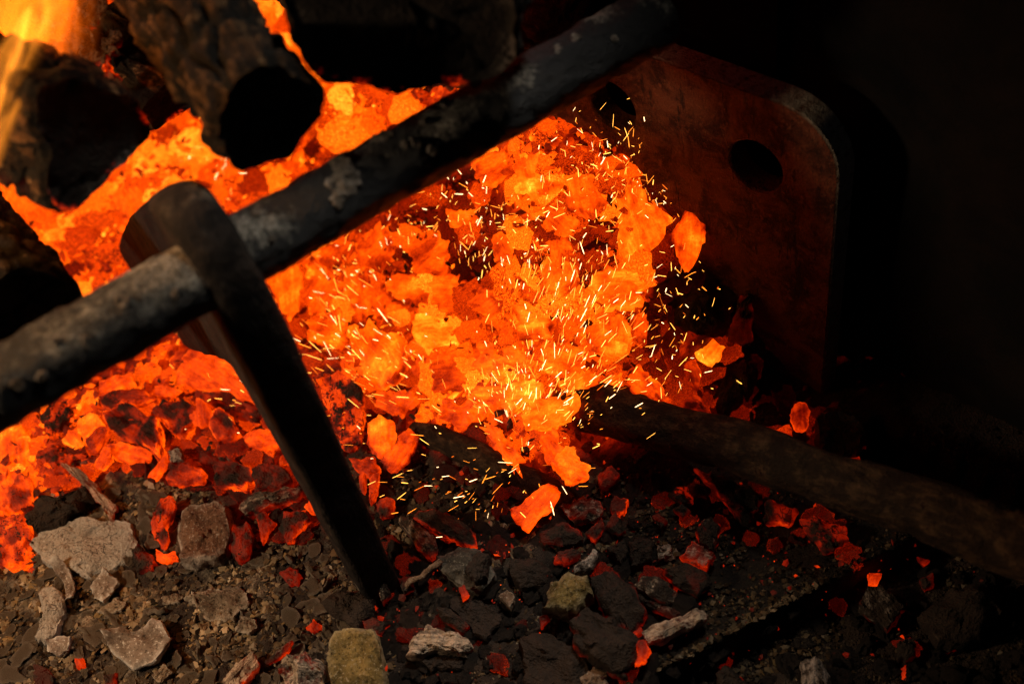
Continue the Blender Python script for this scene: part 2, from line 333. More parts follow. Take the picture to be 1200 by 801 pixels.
SLA, SLB = on_z(715, 815, 0.012), on_z(1075, 626, 0.012)
SLX = (SLB - SLA) / np.linalg.norm(SLB - SLA); SLL = float(np.linalg.norm(SLB - SLA))
def on_slab(x, y):
    u = (x - SLA[0]) * SLX[0] + (y - SLA[1]) * SLX[1]; v = -(x - SLA[0]) * SLX[1] + (y - SLA[1]) * SLX[0]
    return (u > 0) & (u < SLL) & (v > 0) & (v < 0.11)
def bed_z(x, y, slab=True):
    x = np.asarray(x, float); y = np.asarray(y, float)
    z = 0.006 + 0.030 * np.exp(-(((x - 0.30) / 0.15) ** 2 + ((y - 0.70) / 0.17) ** 2))
    z = z + 0.022 * np.exp(-(((x + 0.02) / 0.12) ** 2 + ((y - 0.80) / 0.10) ** 2))
    z = z + 0.05 * sstep(y, 0.80, 1.25)
    z = z + np.clip((y - 0.43) * 1.02, 0, 0.155) * sstep(x, 0.19, 0.41) * (1 - 0.6 * sstep(y, 0.9, 1.3))      # coals heaped against the plate
    z = z - 0.030 * sstep((x - 0.185) * 0.196 + (0.300 - y) * 0.98, -0.004, 0.012) * sstep(x, 0.10, 0.16)
    z = np.where(((x - 0.448) + 0.2485 * (y - 0.40) > 0.004) & (y < 0.80), 0.004 + 0 * z, z)
    return np.where(on_slab(x, y), np.maximum(z, 0.0125), z) if slab else np.where(on_slab(x, y), z - 0.012, z)
_T = np.linspace(0.55, 2.6, 900)
def on_bed(px, py, dz=0.0):
    r = ray(px, py); Q = CAM + _T[:, None] * r
    g = Q[:, 2] - bed_z(Q[:, 0], Q[:, 1]) - dz
    i = int(np.argmax(g < 0)) if (g < 0).any() else len(_T) - 1
    i = max(i, 1); k = g[i - 1] / max(g[i - 1] - g[i], 1e-9)
    return CAM + r * (_T[i - 1] + k * (_T[i] - _T[i - 1]))
def on_bed_many(px, py, dz):
    r = np.stack([(px - CX) / F, (py - CY) / F, np.ones(len(px))], 1) @ ROT.T
    t = np.full(len(px), 2.6); done = np.zeros(len(px), bool)
    for tt in np.linspace(0.55, 2.6, 420):
        Q = CAM + r * tt; hit = (~done) & (Q[:, 2] - bed_z(Q[:, 0], Q[:, 1]) - dz < 0)
        t[hit] = tt; done |= hit
    return CAM + r * t[:, None], r

# floor slab under everything
def box(x0, x1, y0, y1, z0, z1):
    v = [(x, y, z) for z in (z0, z1) for x, y in ((x0, y0), (x1, y0), (x1, y1), (x0, y1))]
    return v, [(3, 2, 1, 0), (4, 5, 6, 7), (0, 1, 5, 4), (1, 2, 6, 5), (2, 3, 7, 6), (3, 0, 4, 7)]
v, f = box(-0.9, 1.3, -0.2, 2.6, -0.09, -0.045)
obj('hearth_floor', mesh('hearth_floor', v, f, M_SLAB, sharp=0), kind='structure')

# the bed itself: one uncountable sheet of ash and coals
def build_bed():
    nx, ny = 460, 640
    xs = np.concatenate([np.linspace(-0.55, 0.445, nx - 40), np.linspace(0.447, 0.66, 40)]); ys = np.concatenate([np.linspace(0.05, 1.05, 460), np.linspace(1.056, 2.3, 180)])
    X, Y = np.meshgrid(xs, ys); X = X.ravel(); Y = Y.ravel()
    Z = bed_z(X, Y, False)
    P = np.stack([X, Y, Z], 1)
    px, py = project_many(P)
    heat = np.empty(len(P)); tone = np.empty((len(P), 2))
    for i in range(0, len(P), 20000):
        sl = slice(i, i + 20000)
        cx, cy = np.clip(px[sl], -60, 1260), np.clip(py[sl], -60, 860)
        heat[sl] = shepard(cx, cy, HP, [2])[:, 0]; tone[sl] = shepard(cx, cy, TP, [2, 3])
    Q = np.stack([X, Y, X * 0], 1)
    f1, f2 = worley(Q * 38 + fbm(Q * 30, 5, 2)[:, None] * 0.25, 3)
    lump = np.clip(f2 - f1, 0, 0.35) / 0.35
    hot = sstep(heat, 0.15, 0.5)
    n = fbm(Q * 60, 1, 4)
    Z = Z + hot * (lump * 0.010 - 0.006) + n * 0.0030 + fbm(Q * 260, 9, 2) * 0.0012
    heat = heat - 0.08 * sstep(heat, 0.4, 0.6) + hot * ((1 - lump) * -0.10) + 0.03 * n
    jit = fbm(Q * 90, 21, 3)
    warm = fbm(Q * 24, 31, 3)
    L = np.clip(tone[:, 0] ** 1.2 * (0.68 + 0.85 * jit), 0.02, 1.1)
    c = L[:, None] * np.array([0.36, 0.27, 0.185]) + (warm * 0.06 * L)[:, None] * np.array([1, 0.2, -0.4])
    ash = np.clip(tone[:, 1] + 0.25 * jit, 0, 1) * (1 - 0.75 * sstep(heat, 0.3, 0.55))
    idx = np.arange(nx * ny).reshape(ny, nx)
    faces = np.stack([idx[:-1, :-1].ravel(), idx[:-1, 1:].ravel(), idx[1:, 1:].ravel(), idx[1:, :-1].ravel()], 1)
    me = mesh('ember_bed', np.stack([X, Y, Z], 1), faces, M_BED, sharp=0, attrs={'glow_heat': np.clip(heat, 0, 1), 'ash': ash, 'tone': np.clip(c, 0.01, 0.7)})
    obj('ember_bed', me, label='uneven bed of ash and crumbled coals, glowing orange under the grate', cat='ember bed', kind='stuff')
build_bed()

# ------------------------------------------------------------------ firebox wall and steel plate
PD = np.array([-0.2412, 0.9705, 0.0]); PN = np.array([-0.9705, -0.2412, 0.0])   # along the plate, out of its lit face
PB = np.array([0.448, 0.400, 0.0])
def plate_pt(sv, z, d=0.0): return PB + PD * sv + np.array([0, 0, z]) - PN * d
def wall_panel(name, s0, s1, z0, z1, d, t):
    vs = []
    for dd in (d, d + t):
        for (sv, z) in ((s0, z0), (s1, z0), (s1, z1), (s0, z1)): vs.append(plate_pt(sv, z, dd))
    f = [(0, 1, 2, 3), (7, 6, 5, 4), (0, 4, 5, 1), (1, 5, 6, 2), (2, 6, 7, 3), (3, 7, 4, 0)]
    me = mesh(name, vs, f, M_WALL, sharp=30)
    return obj(name, me, kind='structure')
wall_panel('firebox_wall', -0.62, 0.0795, -0.04, 0.85, 0.052, 0.012)
wall_panel('firebox_wall', 0.0765, 0.44, -0.04, 0.85, 0.044, 0.0075)

def build_plate():
    W, H, Rr, T, ch = 0.42, 0.277, 0.048, 0.021, 0.0014
    def outline(ins):
        pts = [(ins, -0.03)]
        pts = [(W - ins, -0.03), (W - ins, H - ins)]
        for k in range(13):
            a = math.pi / 2 + k / 12 * math.pi / 2
            r = Rr - ins
            pts.append((Rr + r * math.cos(a) , H - Rr + r * math.sin(a)))
        pts.append((ins, -0.03)); return pts
    def hole(cs, cz, r): return [(cs + r * math.cos(2 * math.pi * k / 40), cz + r * math.sin(2 * math.pi * k / 40)) for k in range(40)]
    holes = [(0.064, 0.214, 0.0215), (0.190, 0.217, 0.0215)]
    verts = []; faces = []; lit_top = []
    levels = [(0.0, ch), (ch, 0.0), (T - ch, 0.0), (T, ch)]
    loops = []
    for d, ins in levels:
        ls = [outline(ins)] + [hole(a, b, r + ins) for a, b, r in holes]
        ids = []
        for l in ls:
            ids.append(list(range(len(verts), len(verts) + len(l))))
            for sv, z in l:
                n = float(fbm(np.array([[sv * 60, z * 60, d * 30]]), 4, 3)[0]) * 0.0006
                verts.append(plate_pt(sv + n, z + n, d)); lit_top.append(1.0 if (z > H - Rr * 1.02 and 0 < levels.index((d, ins)) < 3) else 0.0)
        loops.append(ids)
    for lv in (0, 3):
        flat = [i for l in loops[lv] for i in l]
        tris = tessellate_polygon([[Vector((0, 0, 0)) + Vector(((np.array(verts[i]) - PB) @ PD, verts[i][2], 0)) for i in l] for l in loops[lv]])
        for t in tris: faces.append([flat[k] for k in t])
    for lv in range(3):
        for la, lb in zip(loops[lv], loops[lv + 1]):
            n = len(la)
            for k in range(n): faces.append((la[k], la[(k + 1) % n], lb[(k + 1) % n], lb[k]))
    me = mesh('steel_plate', verts, faces, M_RUST, sharp=25, attrs={'ash': lit_top})  # here the 'ash' attribute carries the painted lit top edge
    import bmesh
    bm = bmesh.new(); bm.from_mesh(me); bmesh.ops.recalc_face_normals(bm, faces=bm.faces); bm.to_mesh(me); bm.free()
    o = obj('steel_plate', me, label='rusty steel plate with rounded corner and two round holes, standing against the wall', cat='steel plate')
build_plate()

# stone slab at the right, charcoal lies on it
def build_slab():
    a, b = on_z(715, 815, 0.012), on_z(1075, 626, 0.012)
    dx = (b - a) / np.linalg.norm(b - a); dy = np.array([-dx[1], dx[0], 0])
    L = np.linalg.norm(b - a); nu, nv = 90, 30; D = 0.11; vs = []; fs = []; T = 0.03
    us = np.linspace(0, L, nu); vvs = np.concatenate([[-0.0], np.linspace(0.004, D, nv - 1)])
    P = np.array([a + dx * u + dy * q for q in vvs for u in us])
    z = 0.012 + 0.0012 * fbm(P * 60, 2, 4); P[:, 2] = z
    P[:, 2] += 0.0006 * fbm(P * 300, 12, 2)
    P[:nu, 2] -= 0.003 + 0.002 * np.abs(fbm(P[:nu] * 120, 7, 3)); P[:nu] += dy * (0.0022 * fbm(P[:nu] * 90, 8, 3))[:, None]
    vs = list(P); idx = np.arange(nu * nv).reshape(nv, nu)
    for j in range(nv - 1):
        for i in range(nu - 1): fs.append((idx[j, i], idx[j, i + 1], idx[j + 1, i + 1], idx[j + 1, i]))
    border = list(idx[0, :]) + list(idx[1:, -1]) + list(idx[-1, -2::-1]) + list(idx[-2:0:-1, 0])
    n0 = len(vs)
    for i in border: vs.append(P[i] - np.array([0, 0, T]) + dy * 0.0015)
    for k in range(len(border)):
        k2 = (k + 1) % len(border); fs.append((border[k2], border[k], n0 + k, n0 + k2))
    obj('stone_slab', mesh('stone_slab', vs, fs, M_SLAB, sharp=35), label='flat dark stone slab edge under the charcoal beside the pole', cat='slab')
build_slab()

# ------------------------------------------------------------------ the grate: rail and arched leg, one welded thing
def tube(name, pts, radii, mat, nseg=40, amp=0.0, fs=60.0, seed=0, attrs=None, sharp=50, close=True, extra=None):
    """a round bar along a path"""
    pts = np.array(pts, float); n = len(pts); vs = []; fc = []
    tan = np.gradient(pts, axis=0); tan /= np.linalg.norm(tan, axis=1)[:, None]
    ref = np.array([0, 0, 1.0]) if abs(tan[0, 2]) < 0.9 else np.array([1.0, 0, 0])
    rows = []
    for i in range(n):
        u = np.cross(ref, tan[i]); u /= np.linalg.norm(u); q = np.cross(tan[i], u)
        an = np.linspace(0, 2 * math.pi, nseg, endpoint=False)
        rows.append(pts[i] + radii[i] * (np.cos(an)[:, None] * u + np.sin(an)[:, None] * q))
    P = np.concatenate(rows); N = P - np.repeat(pts, nseg, 0); N /= np.maximum(np.linalg.norm(N, axis=1), 1e-9)[:, None]
    if amp: P = P + N * (amp * fbm(P * fs, seed, 4))[:, None]
    if extra: P = P + N * extra(P, N)[:, None]
    for i in range(n - 1):
        for k in range(nseg):
            k2 = (k + 1) % nseg; fc.append((i * nseg + k, i * nseg + k2, (i + 1) * nseg + k2, (i + 1) * nseg + k))
    if close:
        fc.append(tuple(range(nseg - 1, -1, -1))); fc.append(tuple(range((n - 1) * nseg, n * nseg)))
    at = attrs(P, N) if attrs else {}
    rim = at.pop('rim', np.zeros(len(P)))
    return mesh(name, P, fc, mat, rim, sharp, at)

grate = bpy.data.objects.new('fire_grate', None); col.objects.link(grate); grate.location = (0.075, 0.49, 0)
tag(grate, 'soot-black iron grate rail on an arched leg, logs lying across it', 'fire grate')
RY, RZ, RR = 0.4988, 0.3436, 0.0200
def gpart(name, me):
    o = obj(name, me, grate); o.matrix_parent_inverse = Matrix.Translation((-0.075, -0.49, 0)); return o
xs = np.linspace(-0.42, 0.392, 260)
rail_pts = [(x, RY, RZ) for x in xs]; rr = [RR * (1 - 0.55 * max(0, (x - 0.384) / 0.008) ** 2) for x in xs]
def rail_ash(P, N):
    n = fbm(P * 22, 17, 4); a = sstep(N[:, 2] * 0.62 - N[:, 1] * 0.05 + n * 0.30, 0.05, 0.62)
    return {'ash': a * (0.85 + 0.3 * n)}
gpart('rail', tube('rail', rail_pts, rr, M_GRATE, 64, 0.0013, 110, 3, rail_ash))
def build_leg():
    outer = [(.470, -.02), (.470, .06), (.470, .14), (.469, .21), (.4675, .28), (.4680, .318), (.4715, .345), (.479, .366), (.4925, .381), (.511, .386), (.533, .379), (.568, .354), (.62, .312), (.68, .265), (.75, .208), (.83, .142), (.92, .066), (1.0, -.01)]
    inner = [(.495, -.02), (.503, .06), (.511, .13), (.519, .18), (.5245, .20), (.531, .2125), (.540, .217), (.551, .216), (.562, .210), (.574, .202), (.588, .191), (.608, .175), (.648, .143), (.70, .101), (.76, .053), (.815, .009), (.85, -.019), (.88, -.04)]
    X0, X1 = 0.0600, 0.0905; vs = []; fc = []; b = 0.0048
    O = np.array(outer); I = np.array(inner); n = len(O)
    def dens(A):
        t = np.linspace(0, n - 1, 140); A = np.stack([np.interp(t, np.arange(n), A[:, 0]), np.interp(t, np.arange(n), A[:, 1])], 1)
        for _ in range(6): A[1:-1] = (A[:-2] + 2 * A[1:-1] + A[2:]) / 4
        return A
    O, I = dens(O), dens(I); n = len(O)
    wd = np.linalg.norm(O - I, axis=1); dirv = (O - I) / wd[:, None]
    rows = []
    for i in range(n):
        ring = []; b = 0.0048 + 0.0075 * float(sstep((O[i][1] + I[i][1]) / 2, 0.20, 0.27)) * float(sstep(O[i][0], 0.70, 0.56)); hw = wd[i] / 2; hx = (X1 - X0) / 2 * (1 - 0.06 * float(1 - sstep((O[i][1] + I[i][1]) / 2, 0.0, 0.24)) * float(O[i][0] < 0.6)); xc = (X0 + X1) / 2; mid = (O[i] + I[i]) / 2
        for cxs, cds, a0 in ((-1, 1, 90), (-1, -1, 180), (1, -1, 270), (1, 1, 0)):
            for q in range(5):
                an = math.radians(a0 + q * 22.5)
                ring.append((cxs * (hx - b) + b * math.cos(an), cds * (hw - b) + b * math.sin(an)))
            if cxs == -1 and cds == 1:
                for t in (0.25, 0.5, 0.75): ring.append((-hx, (hw - b) * (1 - 2 * t)))
        rows.append([(xc + a_, *(mid + dirv[i] * d_)) for a_, d_ in ring])
    k = len(rows[0]); P = np.array(rows).reshape(-1, 3)
    P = P + np.stack([fbm(P * 70, 41, 3), fbm(P * 70, 42, 3), fbm(P * 70, 43, 3)], 1) * 0.0007
    for i in range(n - 1):
        for j in range(k): fc.append((i * k + j, i * k + (j + 1) % k, (i + 1) * k + (j + 1) % k, (i + 1) * k + j))
    fc.append(tuple(range(k))[::-1]); fc.append(tuple(range((n - 1) * k, n * k)))
    ash = sstep(fbm(P * 45, 5, 4), 0.0, 0.6) * sstep(P[:, 2], 0.350, 0.376) * 0.75
    foot = sstep(fbm(P * 60, 6, 3) + 0.3, 0.0, 0.5) * (1 - sstep(P[:, 2], 0.012, 0.035))
    me = mesh('leg', P, fc, M_LEG, np.zeros(len(P)), 40, {'ash': np.maximum(ash, foot)})
    import bmesh
    bm = bmesh.new(); bm.from_mesh(me); bmesh.ops.recalc_face_normals(bm, faces=bm.faces); bm.to_mesh(me); bm.free()
    gpart('leg', me)
build_leg()

# ------------------------------------------------------------------ pieces: irregular solids grown from an outline
def radial_solid(poly, thick, seed, dome=0.12, jag=0.06, curl=0.0, M=36, amp=0.10, blocky=False):
    """poly: (n,2) outline round its centre, metres.  A broken-edged slab with a bevelled rim."""
    poly = np.asarray(poly, float); c = poly.mean(0); q = poly - c
    if np.sum(q[:, 0] * np.roll(q[:, 1], -1) - q[:, 1] * np.roll(q[:, 0], -1)) < 0: q = q[::-1]
    seg = np.linalg.norm(np.roll(q, -1, 0) - q, axis=1); cum = np.concatenate([[0], np.cumsum(seg)])
    t = np.linspace(0, cum[-1], M, endpoint=False)
    qx = np.interp(t, cum, np.append(q[:, 0], q[0, 0])); qy = np.interp(t, cum, np.append(q[:, 1], q[0, 1]))
    R = math.sqrt(abs(np.sum(qx * np.roll(qy, -1) - qy * np.roll(qx, -1))) / 2 / math.pi) + 1e-6
    o = np.stack([qx, qy], 1)
    nn = fbm(np.stack([qx / R * 2.6, qy / R * 2.6, np.full(M, seed * 1.7)], 1), seed, 4, 0.6) * 1.3
    o = o * (1 + jag * nn)[:, None]
    if blocky: prof = [(0.80, -1.0, .6), (0.97, -0.90, .9), (1.0, -0.55, 1), (0.985, -0.25, 1), (0.975, -0.10, 1), (0.93, -0.005, .75), (0.84, 0.0, .2), (0.72, 0.0, .05), (0.58, 0.0, 0), (0.43, 0, 0), (0.28, 0.0, 0), (0.14, 0, 0)]
    else: prof = [(0.70, -1.0, .4), (0.93, -0.75, .8), (1.0, -0.40, 1), (0.985, -0.15, 1), (0.94, 0.0, .8), (0.85, 0.22 * dome, .4), (0.74, 0.42 * dome, .15), (0.61, 0.66 * dome, 0), (0.47, 0.82 * dome, 0), (0.32, 0.93 * dome, 0), (0.16, 0.98 * dome, 0)]
    P = []; rim = []
    for r, h, e in prof:
        P.append(np.concatenate([o * r, np.full((M, 1), h * thick)], 1)); rim += [e] * M
    P = np.concatenate(P + [[[0, 0, -thick * 1.02]], [[0, 0, 0.0 if blocky else thick * dome]]]); rim += [0.2, 0]
    rho2 = (P[:, 0] ** 2) / (R * R)
    P[:, 2] += curl * R * rho2
    S = P / R * 1.6 + seed * 3.1
    d = np.stack([fbm(S, seed + 5, 3), fbm(S, seed + 6, 3), fbm(S * 1.3, seed + 7, 3)], 1)
    P = P + d * np.array([amp * 0.5 * min(R, thick * 2), amp * 0.5 * min(R, thick * 2), amp * min(thick * 1.4, R)])
    d2 = np.stack([fbm(S * 3.4, seed + 15, 3), fbm(S * 3.4, seed + 16, 3), fbm(S * 3.4, seed + 17, 3)], 1)
    P = P + d2 * (0.055 * min(R, thick * 1.6)) * (0.6 + amp * 2)
    K = len(prof); fc = []
    for i in range(K - 1):
        for k in range(M):
            k2 = (k + 1) % M; fc.append((i * M + k, i * M + k2, (i + 1) * M + k2, (i + 1) * M + k))
    nb, nt = K * M, K * M + 1
    for k in range(M):
        k2 = (k + 1) % M; fc.append((nb, k2, k)); fc.append((nt, (K - 1) * M + k, (K - 1) * M + k2))
    return P, fc, rim
def frame_from_normal(n):
    n = np.asarray(n, float); n /= np.linalg.norm(n)
    u = np.cross([0.0, 1.0, 0.0], n); u /= np.linalg.norm(u); v = np.cross(n, u); return u, v, n
_seed = [100]
def piece(name, poly_px, label=None, cat=None, heat=0.0, ash=0.2, rim=0.1, char=0.3, thick=0.010, lift=None, tilt=(0, 0), mat=None, group=None,
          dome=0.22, curl=0.0, jag=0.09, amp=0.20, blocky=False, M=48, at=None):
    """a solid whose outline is traced in the photograph; it lies on the bed (or at the given point) with its own thickness"""
    _seed[0] += 1
    pp = np.array(poly_px, float); c = pp.mean(0)
    lift = thick * 0.65 if lift is None else lift
    base = on_bed(c[0], c[1], lift) if at is None else np.asarray(at, float)
    tocam = CAM - base; tocam /= np.linalg.norm(tocam)
    n = np.array([tilt[0], tilt[1], 0.0]) + 0.72 * np.array([0, 0, 1.0]) + 0.28 * tocam
    u, v, n = frame_from_normal(n)
    pl = []
    for x, y in pp:
        r = ray(x, y); t = ((base - CAM) @ n) / (r @ n); p = CAM + r * t - base; pl.append((p @ u, p @ v))
    pl = np.array(pl); off = pl.mean(0); base = base + u * off[0] + v * off[1]; pl = pl - off
    ew, ev = np.linalg.eigh(pl.T @ pl); a1 = ev[:, 1]; u, v = u * a1[0] + v * a1[1], -u * a1[1] + v * a1[0]      # grain runs along the piece
    pl = np.stack([pl @ a1, pl @ np.array([-a1[1], a1[0]])], 1)
    P, fc, rm = radial_solid(pl, thick, _seed[0], dome, jag, curl, M, amp, blocky)
    me = mesh(name, P, fc, mat or M_EMBER, rm, 42)
    o = obj(name, me, label=label, cat=cat, group=group)
    o.matrix_world = Matrix(((u[0], v[0], n[0], base[0]), (u[1], v[1], n[1], base[1]), (u[2], v[2], n[2], base[2]), (0, 0, 0, 1)))
    o.color = (heat, ash, rim * .8 + .25, char)
    return o

# ------------------------------------------------------------------ logs across the grate
def build_log(name, label, end, axis, length, section, bark, seed, crack=0.006, cell=26.0, stretch=0.45, amp=0.004, glow=None, group=None, cone=0.0, face_tilt=(0, 0)):
    """section(theta) -> radius; local Y runs along the log, the near cut face is at y = 0"""
    A = np.asarray(axis, float); A /= np.linalg.norm(A)
    u = np.cross(A, [0, 0, 1.0]); u /= np.linalg.norm(u); q = np.cross(u, A)
    root = bpy.data.objects.new(name, None); col.objects.link(root)
    root.matrix_world = Matrix(((u[0], A[0], q[0], end[0]), (u[1], A[1], q[1], end[1]), (u[2], A[2], q[2], end[2]), (0, 0, 0, 1)))
    tag(root, label, 'log', group)
    nt, ny = 120, 110
    th = np.linspace(0, 2 * math.pi, nt, endpoint=False); ysn = length * np.linspace(0, 1, ny) ** 1.35
    r0 = np.array([section(a) for a in th])
    TH, YY = np.meshgrid(np.arange(nt), ysn); TH = TH.ravel(); YY = YY.ravel()
    rad = r0[TH] * (1 + cone * YY / length)
    D = np.stack([np.cos(th[TH]), np.zeros(len(TH)), np.sin(th[TH])], 1)
    P = D * rad[:, None]; P[:, 1] = YY + face_tilt[0] * P[:, 0] + face_tilt[1] * P[:, 2]
    Q = P * np.array([1, stretch, 1]) * cell
    Q = Q + 0.35 * np.stack([fbm(P * 40, seed, 2), fbm(P * 40, seed + 1, 2), fbm(P * 40, seed + 2, 2)], 1)
    f1, f2 = worley(Q, seed); cr = 1 - sstep(f2 - f1, 0.0, 0.22)
    g1, g2 = worley(Q * 2.1 + 5, seed + 9); cr2 = 1 - sstep(g2 - g1, 0.0, 0.25)
    edge = sstep(YY, 0.0, 0.006)
    far_ = sstep(YY, 0.0, 0.022)
    disp = fbm(P * 30, seed + 3, 4) * amp - (cr * crack + cr2 * crack * 0.35) * (0.12 + 0.88 * far_) + fbm(P * 140, seed + 8, 3) * amp * 0.25 - (1 - edge) * 0.0035
    P = P + D * disp[:, None]
    P[:nt, 1] += 0.0015 * fbm(P[:nt] * 90, seed + 4, 3)
    fc = []
    for i in range(ny - 1):
        for k in range(nt):
            k2 = (k + 1) % nt; fc.append((i * nt + k, (i + 1) * nt + k, (i + 1) * nt + k2, i * nt + k2))
    W = P @ np.array([u, A, q]) + np.asarray(end)
    gl = glow(W, P, D) if glow else np.zeros(len(P))
    obj('bark', mesh('bark', P, fc, bark, np.clip(cr, 0, 1), 0, {'glow': gl}), root)
    rings = np.linspace(1, 0, 24)[:-1]; V = []
    for rr_ in rings: V.append(P[:nt] * np.array([rr_, 1, rr_]))
    V = np.concatenate(V)
    rho = np.repeat(rings, nt)
    V[:, 1] = face_tilt[0] * V[:, 0] + face_tilt[1] * V[:, 2] + np.where(rho > 0.99, P[:nt, 1].tolist() * len(rings) - face_tilt[0] * V[:, 0] - face_tilt[1] * V[:, 2], 0.002 + 0.0035 * (1 - rho) + 0.0012 * fbm(V * 70, seed, 3))
    e1, e2 = worley(V * np.array([34, 1, 52]) + 0.5 * fbm(V * 60, seed + 22, 2)[:, None], seed + 20); ec = (1 - sstep(e2 - e1, 0.0, 0.12)) * sstep(fbm(V * 25, seed + 23, 2), -0.25, 0.35)
    V[:, 1] += np.where(rho < 0.97, ec * 0.003, 0)
    V = np.concatenate([V, [[0, 0.006, 0]]]); fc = []
    for i in range(len(rings) - 1):
        for k in range(nt):
            k2 = (k + 1) % nt; fc.append((i * nt + k, i * nt + k2, (i + 1) * nt + k2, (i + 1) * nt + k))
    c0 = len(V) - 1; L0 = (len(rings) - 1) * nt
    for k in range(nt): fc.append((L0 + k, L0 + (k + 1) % nt, c0))
    ringash = sstep(np.append(rho, 0), 0.80, 0.97) * sstep(fbm(V * 45, seed + 31, 3), -0.35, 0.35)
    obj('cut_face', mesh('cut_face', V, fc, M_CUT, np.append(ec, 0), 0, {'ash': ringash, 'glow': sstep(np.append(rho, 0), 0.90, 0.99) * sstep(-V[:, 2] / (np.abs(V[:, 2]).max()), -0.1, 0.7) * sstep(fbm(V * 55, seed + 41, 3), -0.1, 0.5)}), root)
    return root
def poly_section(pts):
    pts = np.array(pts, float); n = len(pts)
    def sec(a):
        d = np.array([math.cos(a), math.sin(a)]); best = 0.01
        for i in range(n):
            p, r = pts[i], pts[(i + 1) % n] - pts[i]; den = d[0] * r[1] - d[1] * r[0]
            if abs(den) < 1e-9: continue
            t = (p[0] * r[1] - p[1] * r[0]) / den; k = (p[0] * d[1] - p[1] * d[0]) / den
            if t > 0 and -1e-6 <= k <= 1 + 1e-6: best = max(best, t)
        return best
    def soft(a): return sum(sec(a + da) for da in np.linspace(-0.16, 0.16, 7)) / 7
    return soft
def round_section(rx, rz, seed):
    return lambda a: 1 / math.sqrt((math.cos(a) / rx) ** 2 + (math.sin(a) / rz) ** 2) * (1 + 0.05 * math.sin(2 * a + seed) + 0.03 * math.sin(3 * a + 2 * seed) + 0.02 * math.sin(5 * a + seed))
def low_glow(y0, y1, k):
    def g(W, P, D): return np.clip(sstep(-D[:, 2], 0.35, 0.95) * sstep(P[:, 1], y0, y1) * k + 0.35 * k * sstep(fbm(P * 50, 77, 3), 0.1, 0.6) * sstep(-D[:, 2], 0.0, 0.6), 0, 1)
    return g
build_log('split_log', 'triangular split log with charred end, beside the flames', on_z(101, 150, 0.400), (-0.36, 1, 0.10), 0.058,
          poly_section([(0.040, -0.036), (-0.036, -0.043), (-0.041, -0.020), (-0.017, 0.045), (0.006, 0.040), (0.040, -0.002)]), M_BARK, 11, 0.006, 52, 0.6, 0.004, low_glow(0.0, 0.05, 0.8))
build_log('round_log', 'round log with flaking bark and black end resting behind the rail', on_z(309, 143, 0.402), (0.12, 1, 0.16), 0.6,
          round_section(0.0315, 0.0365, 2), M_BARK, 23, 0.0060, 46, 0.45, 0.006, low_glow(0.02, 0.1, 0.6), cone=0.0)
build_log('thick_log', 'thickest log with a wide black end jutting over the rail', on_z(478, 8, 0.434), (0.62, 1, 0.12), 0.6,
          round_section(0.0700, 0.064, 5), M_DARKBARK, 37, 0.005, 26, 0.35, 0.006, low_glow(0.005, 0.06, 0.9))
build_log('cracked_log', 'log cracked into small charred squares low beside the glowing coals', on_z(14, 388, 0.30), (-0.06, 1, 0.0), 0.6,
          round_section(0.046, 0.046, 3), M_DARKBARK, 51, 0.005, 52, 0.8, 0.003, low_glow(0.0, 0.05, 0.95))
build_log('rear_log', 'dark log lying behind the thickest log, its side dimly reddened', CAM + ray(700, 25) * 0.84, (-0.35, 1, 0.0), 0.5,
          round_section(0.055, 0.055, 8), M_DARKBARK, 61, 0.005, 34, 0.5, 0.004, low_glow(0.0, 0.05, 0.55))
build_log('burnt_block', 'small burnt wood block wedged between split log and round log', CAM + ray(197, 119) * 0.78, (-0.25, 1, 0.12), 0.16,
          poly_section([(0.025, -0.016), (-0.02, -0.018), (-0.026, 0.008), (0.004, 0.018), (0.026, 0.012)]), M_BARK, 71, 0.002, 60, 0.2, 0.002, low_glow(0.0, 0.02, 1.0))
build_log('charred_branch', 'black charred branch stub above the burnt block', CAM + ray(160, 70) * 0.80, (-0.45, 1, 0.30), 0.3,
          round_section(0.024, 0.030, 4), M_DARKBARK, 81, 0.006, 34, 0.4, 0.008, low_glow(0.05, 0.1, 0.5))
# curled bark strips on top of the split log
for i, (poly, t, h) in enumerate([([(38, 62), (60, 45), (80, 50), (88, 66), (70, 74), (45, 74)], 0.70, 0.12), ([(28, 32), (48, 18), (75, 28), (62, 46), (38, 50)], 0.74, 0.15),
                                  ([(78, 18), (108, -4), (130, 4), (112, 26), (90, 34)], 0.74, 0.1), ([(86, 44), (122, 34), (146, 58), (120, 84), (96, 70)], 0.755, 0.2), ([(108, 86), (126, 78), (142, 96), (134, 112), (116, 104)], 0.75, 0.40)]):
    c = np.mean(poly, 0)
    piece('bark_curl', poly, ['curled charred bark scrap on top of the split log', 'brown bark scrap next to the flame', 'twisted bark scrap under the flame tip', 'dark bark sheet glowing along its edge beside the charred branch', 'small glowing bark curl above the burnt block'][i],
          'bark', heat=h, ash=0.45, rim=0.30, char=0.5, thick=0.008, at=CAM + ray(*c) * t, tilt=(-0.2, -0.4), curl=0.35, jag=0.25, amp=0.5)

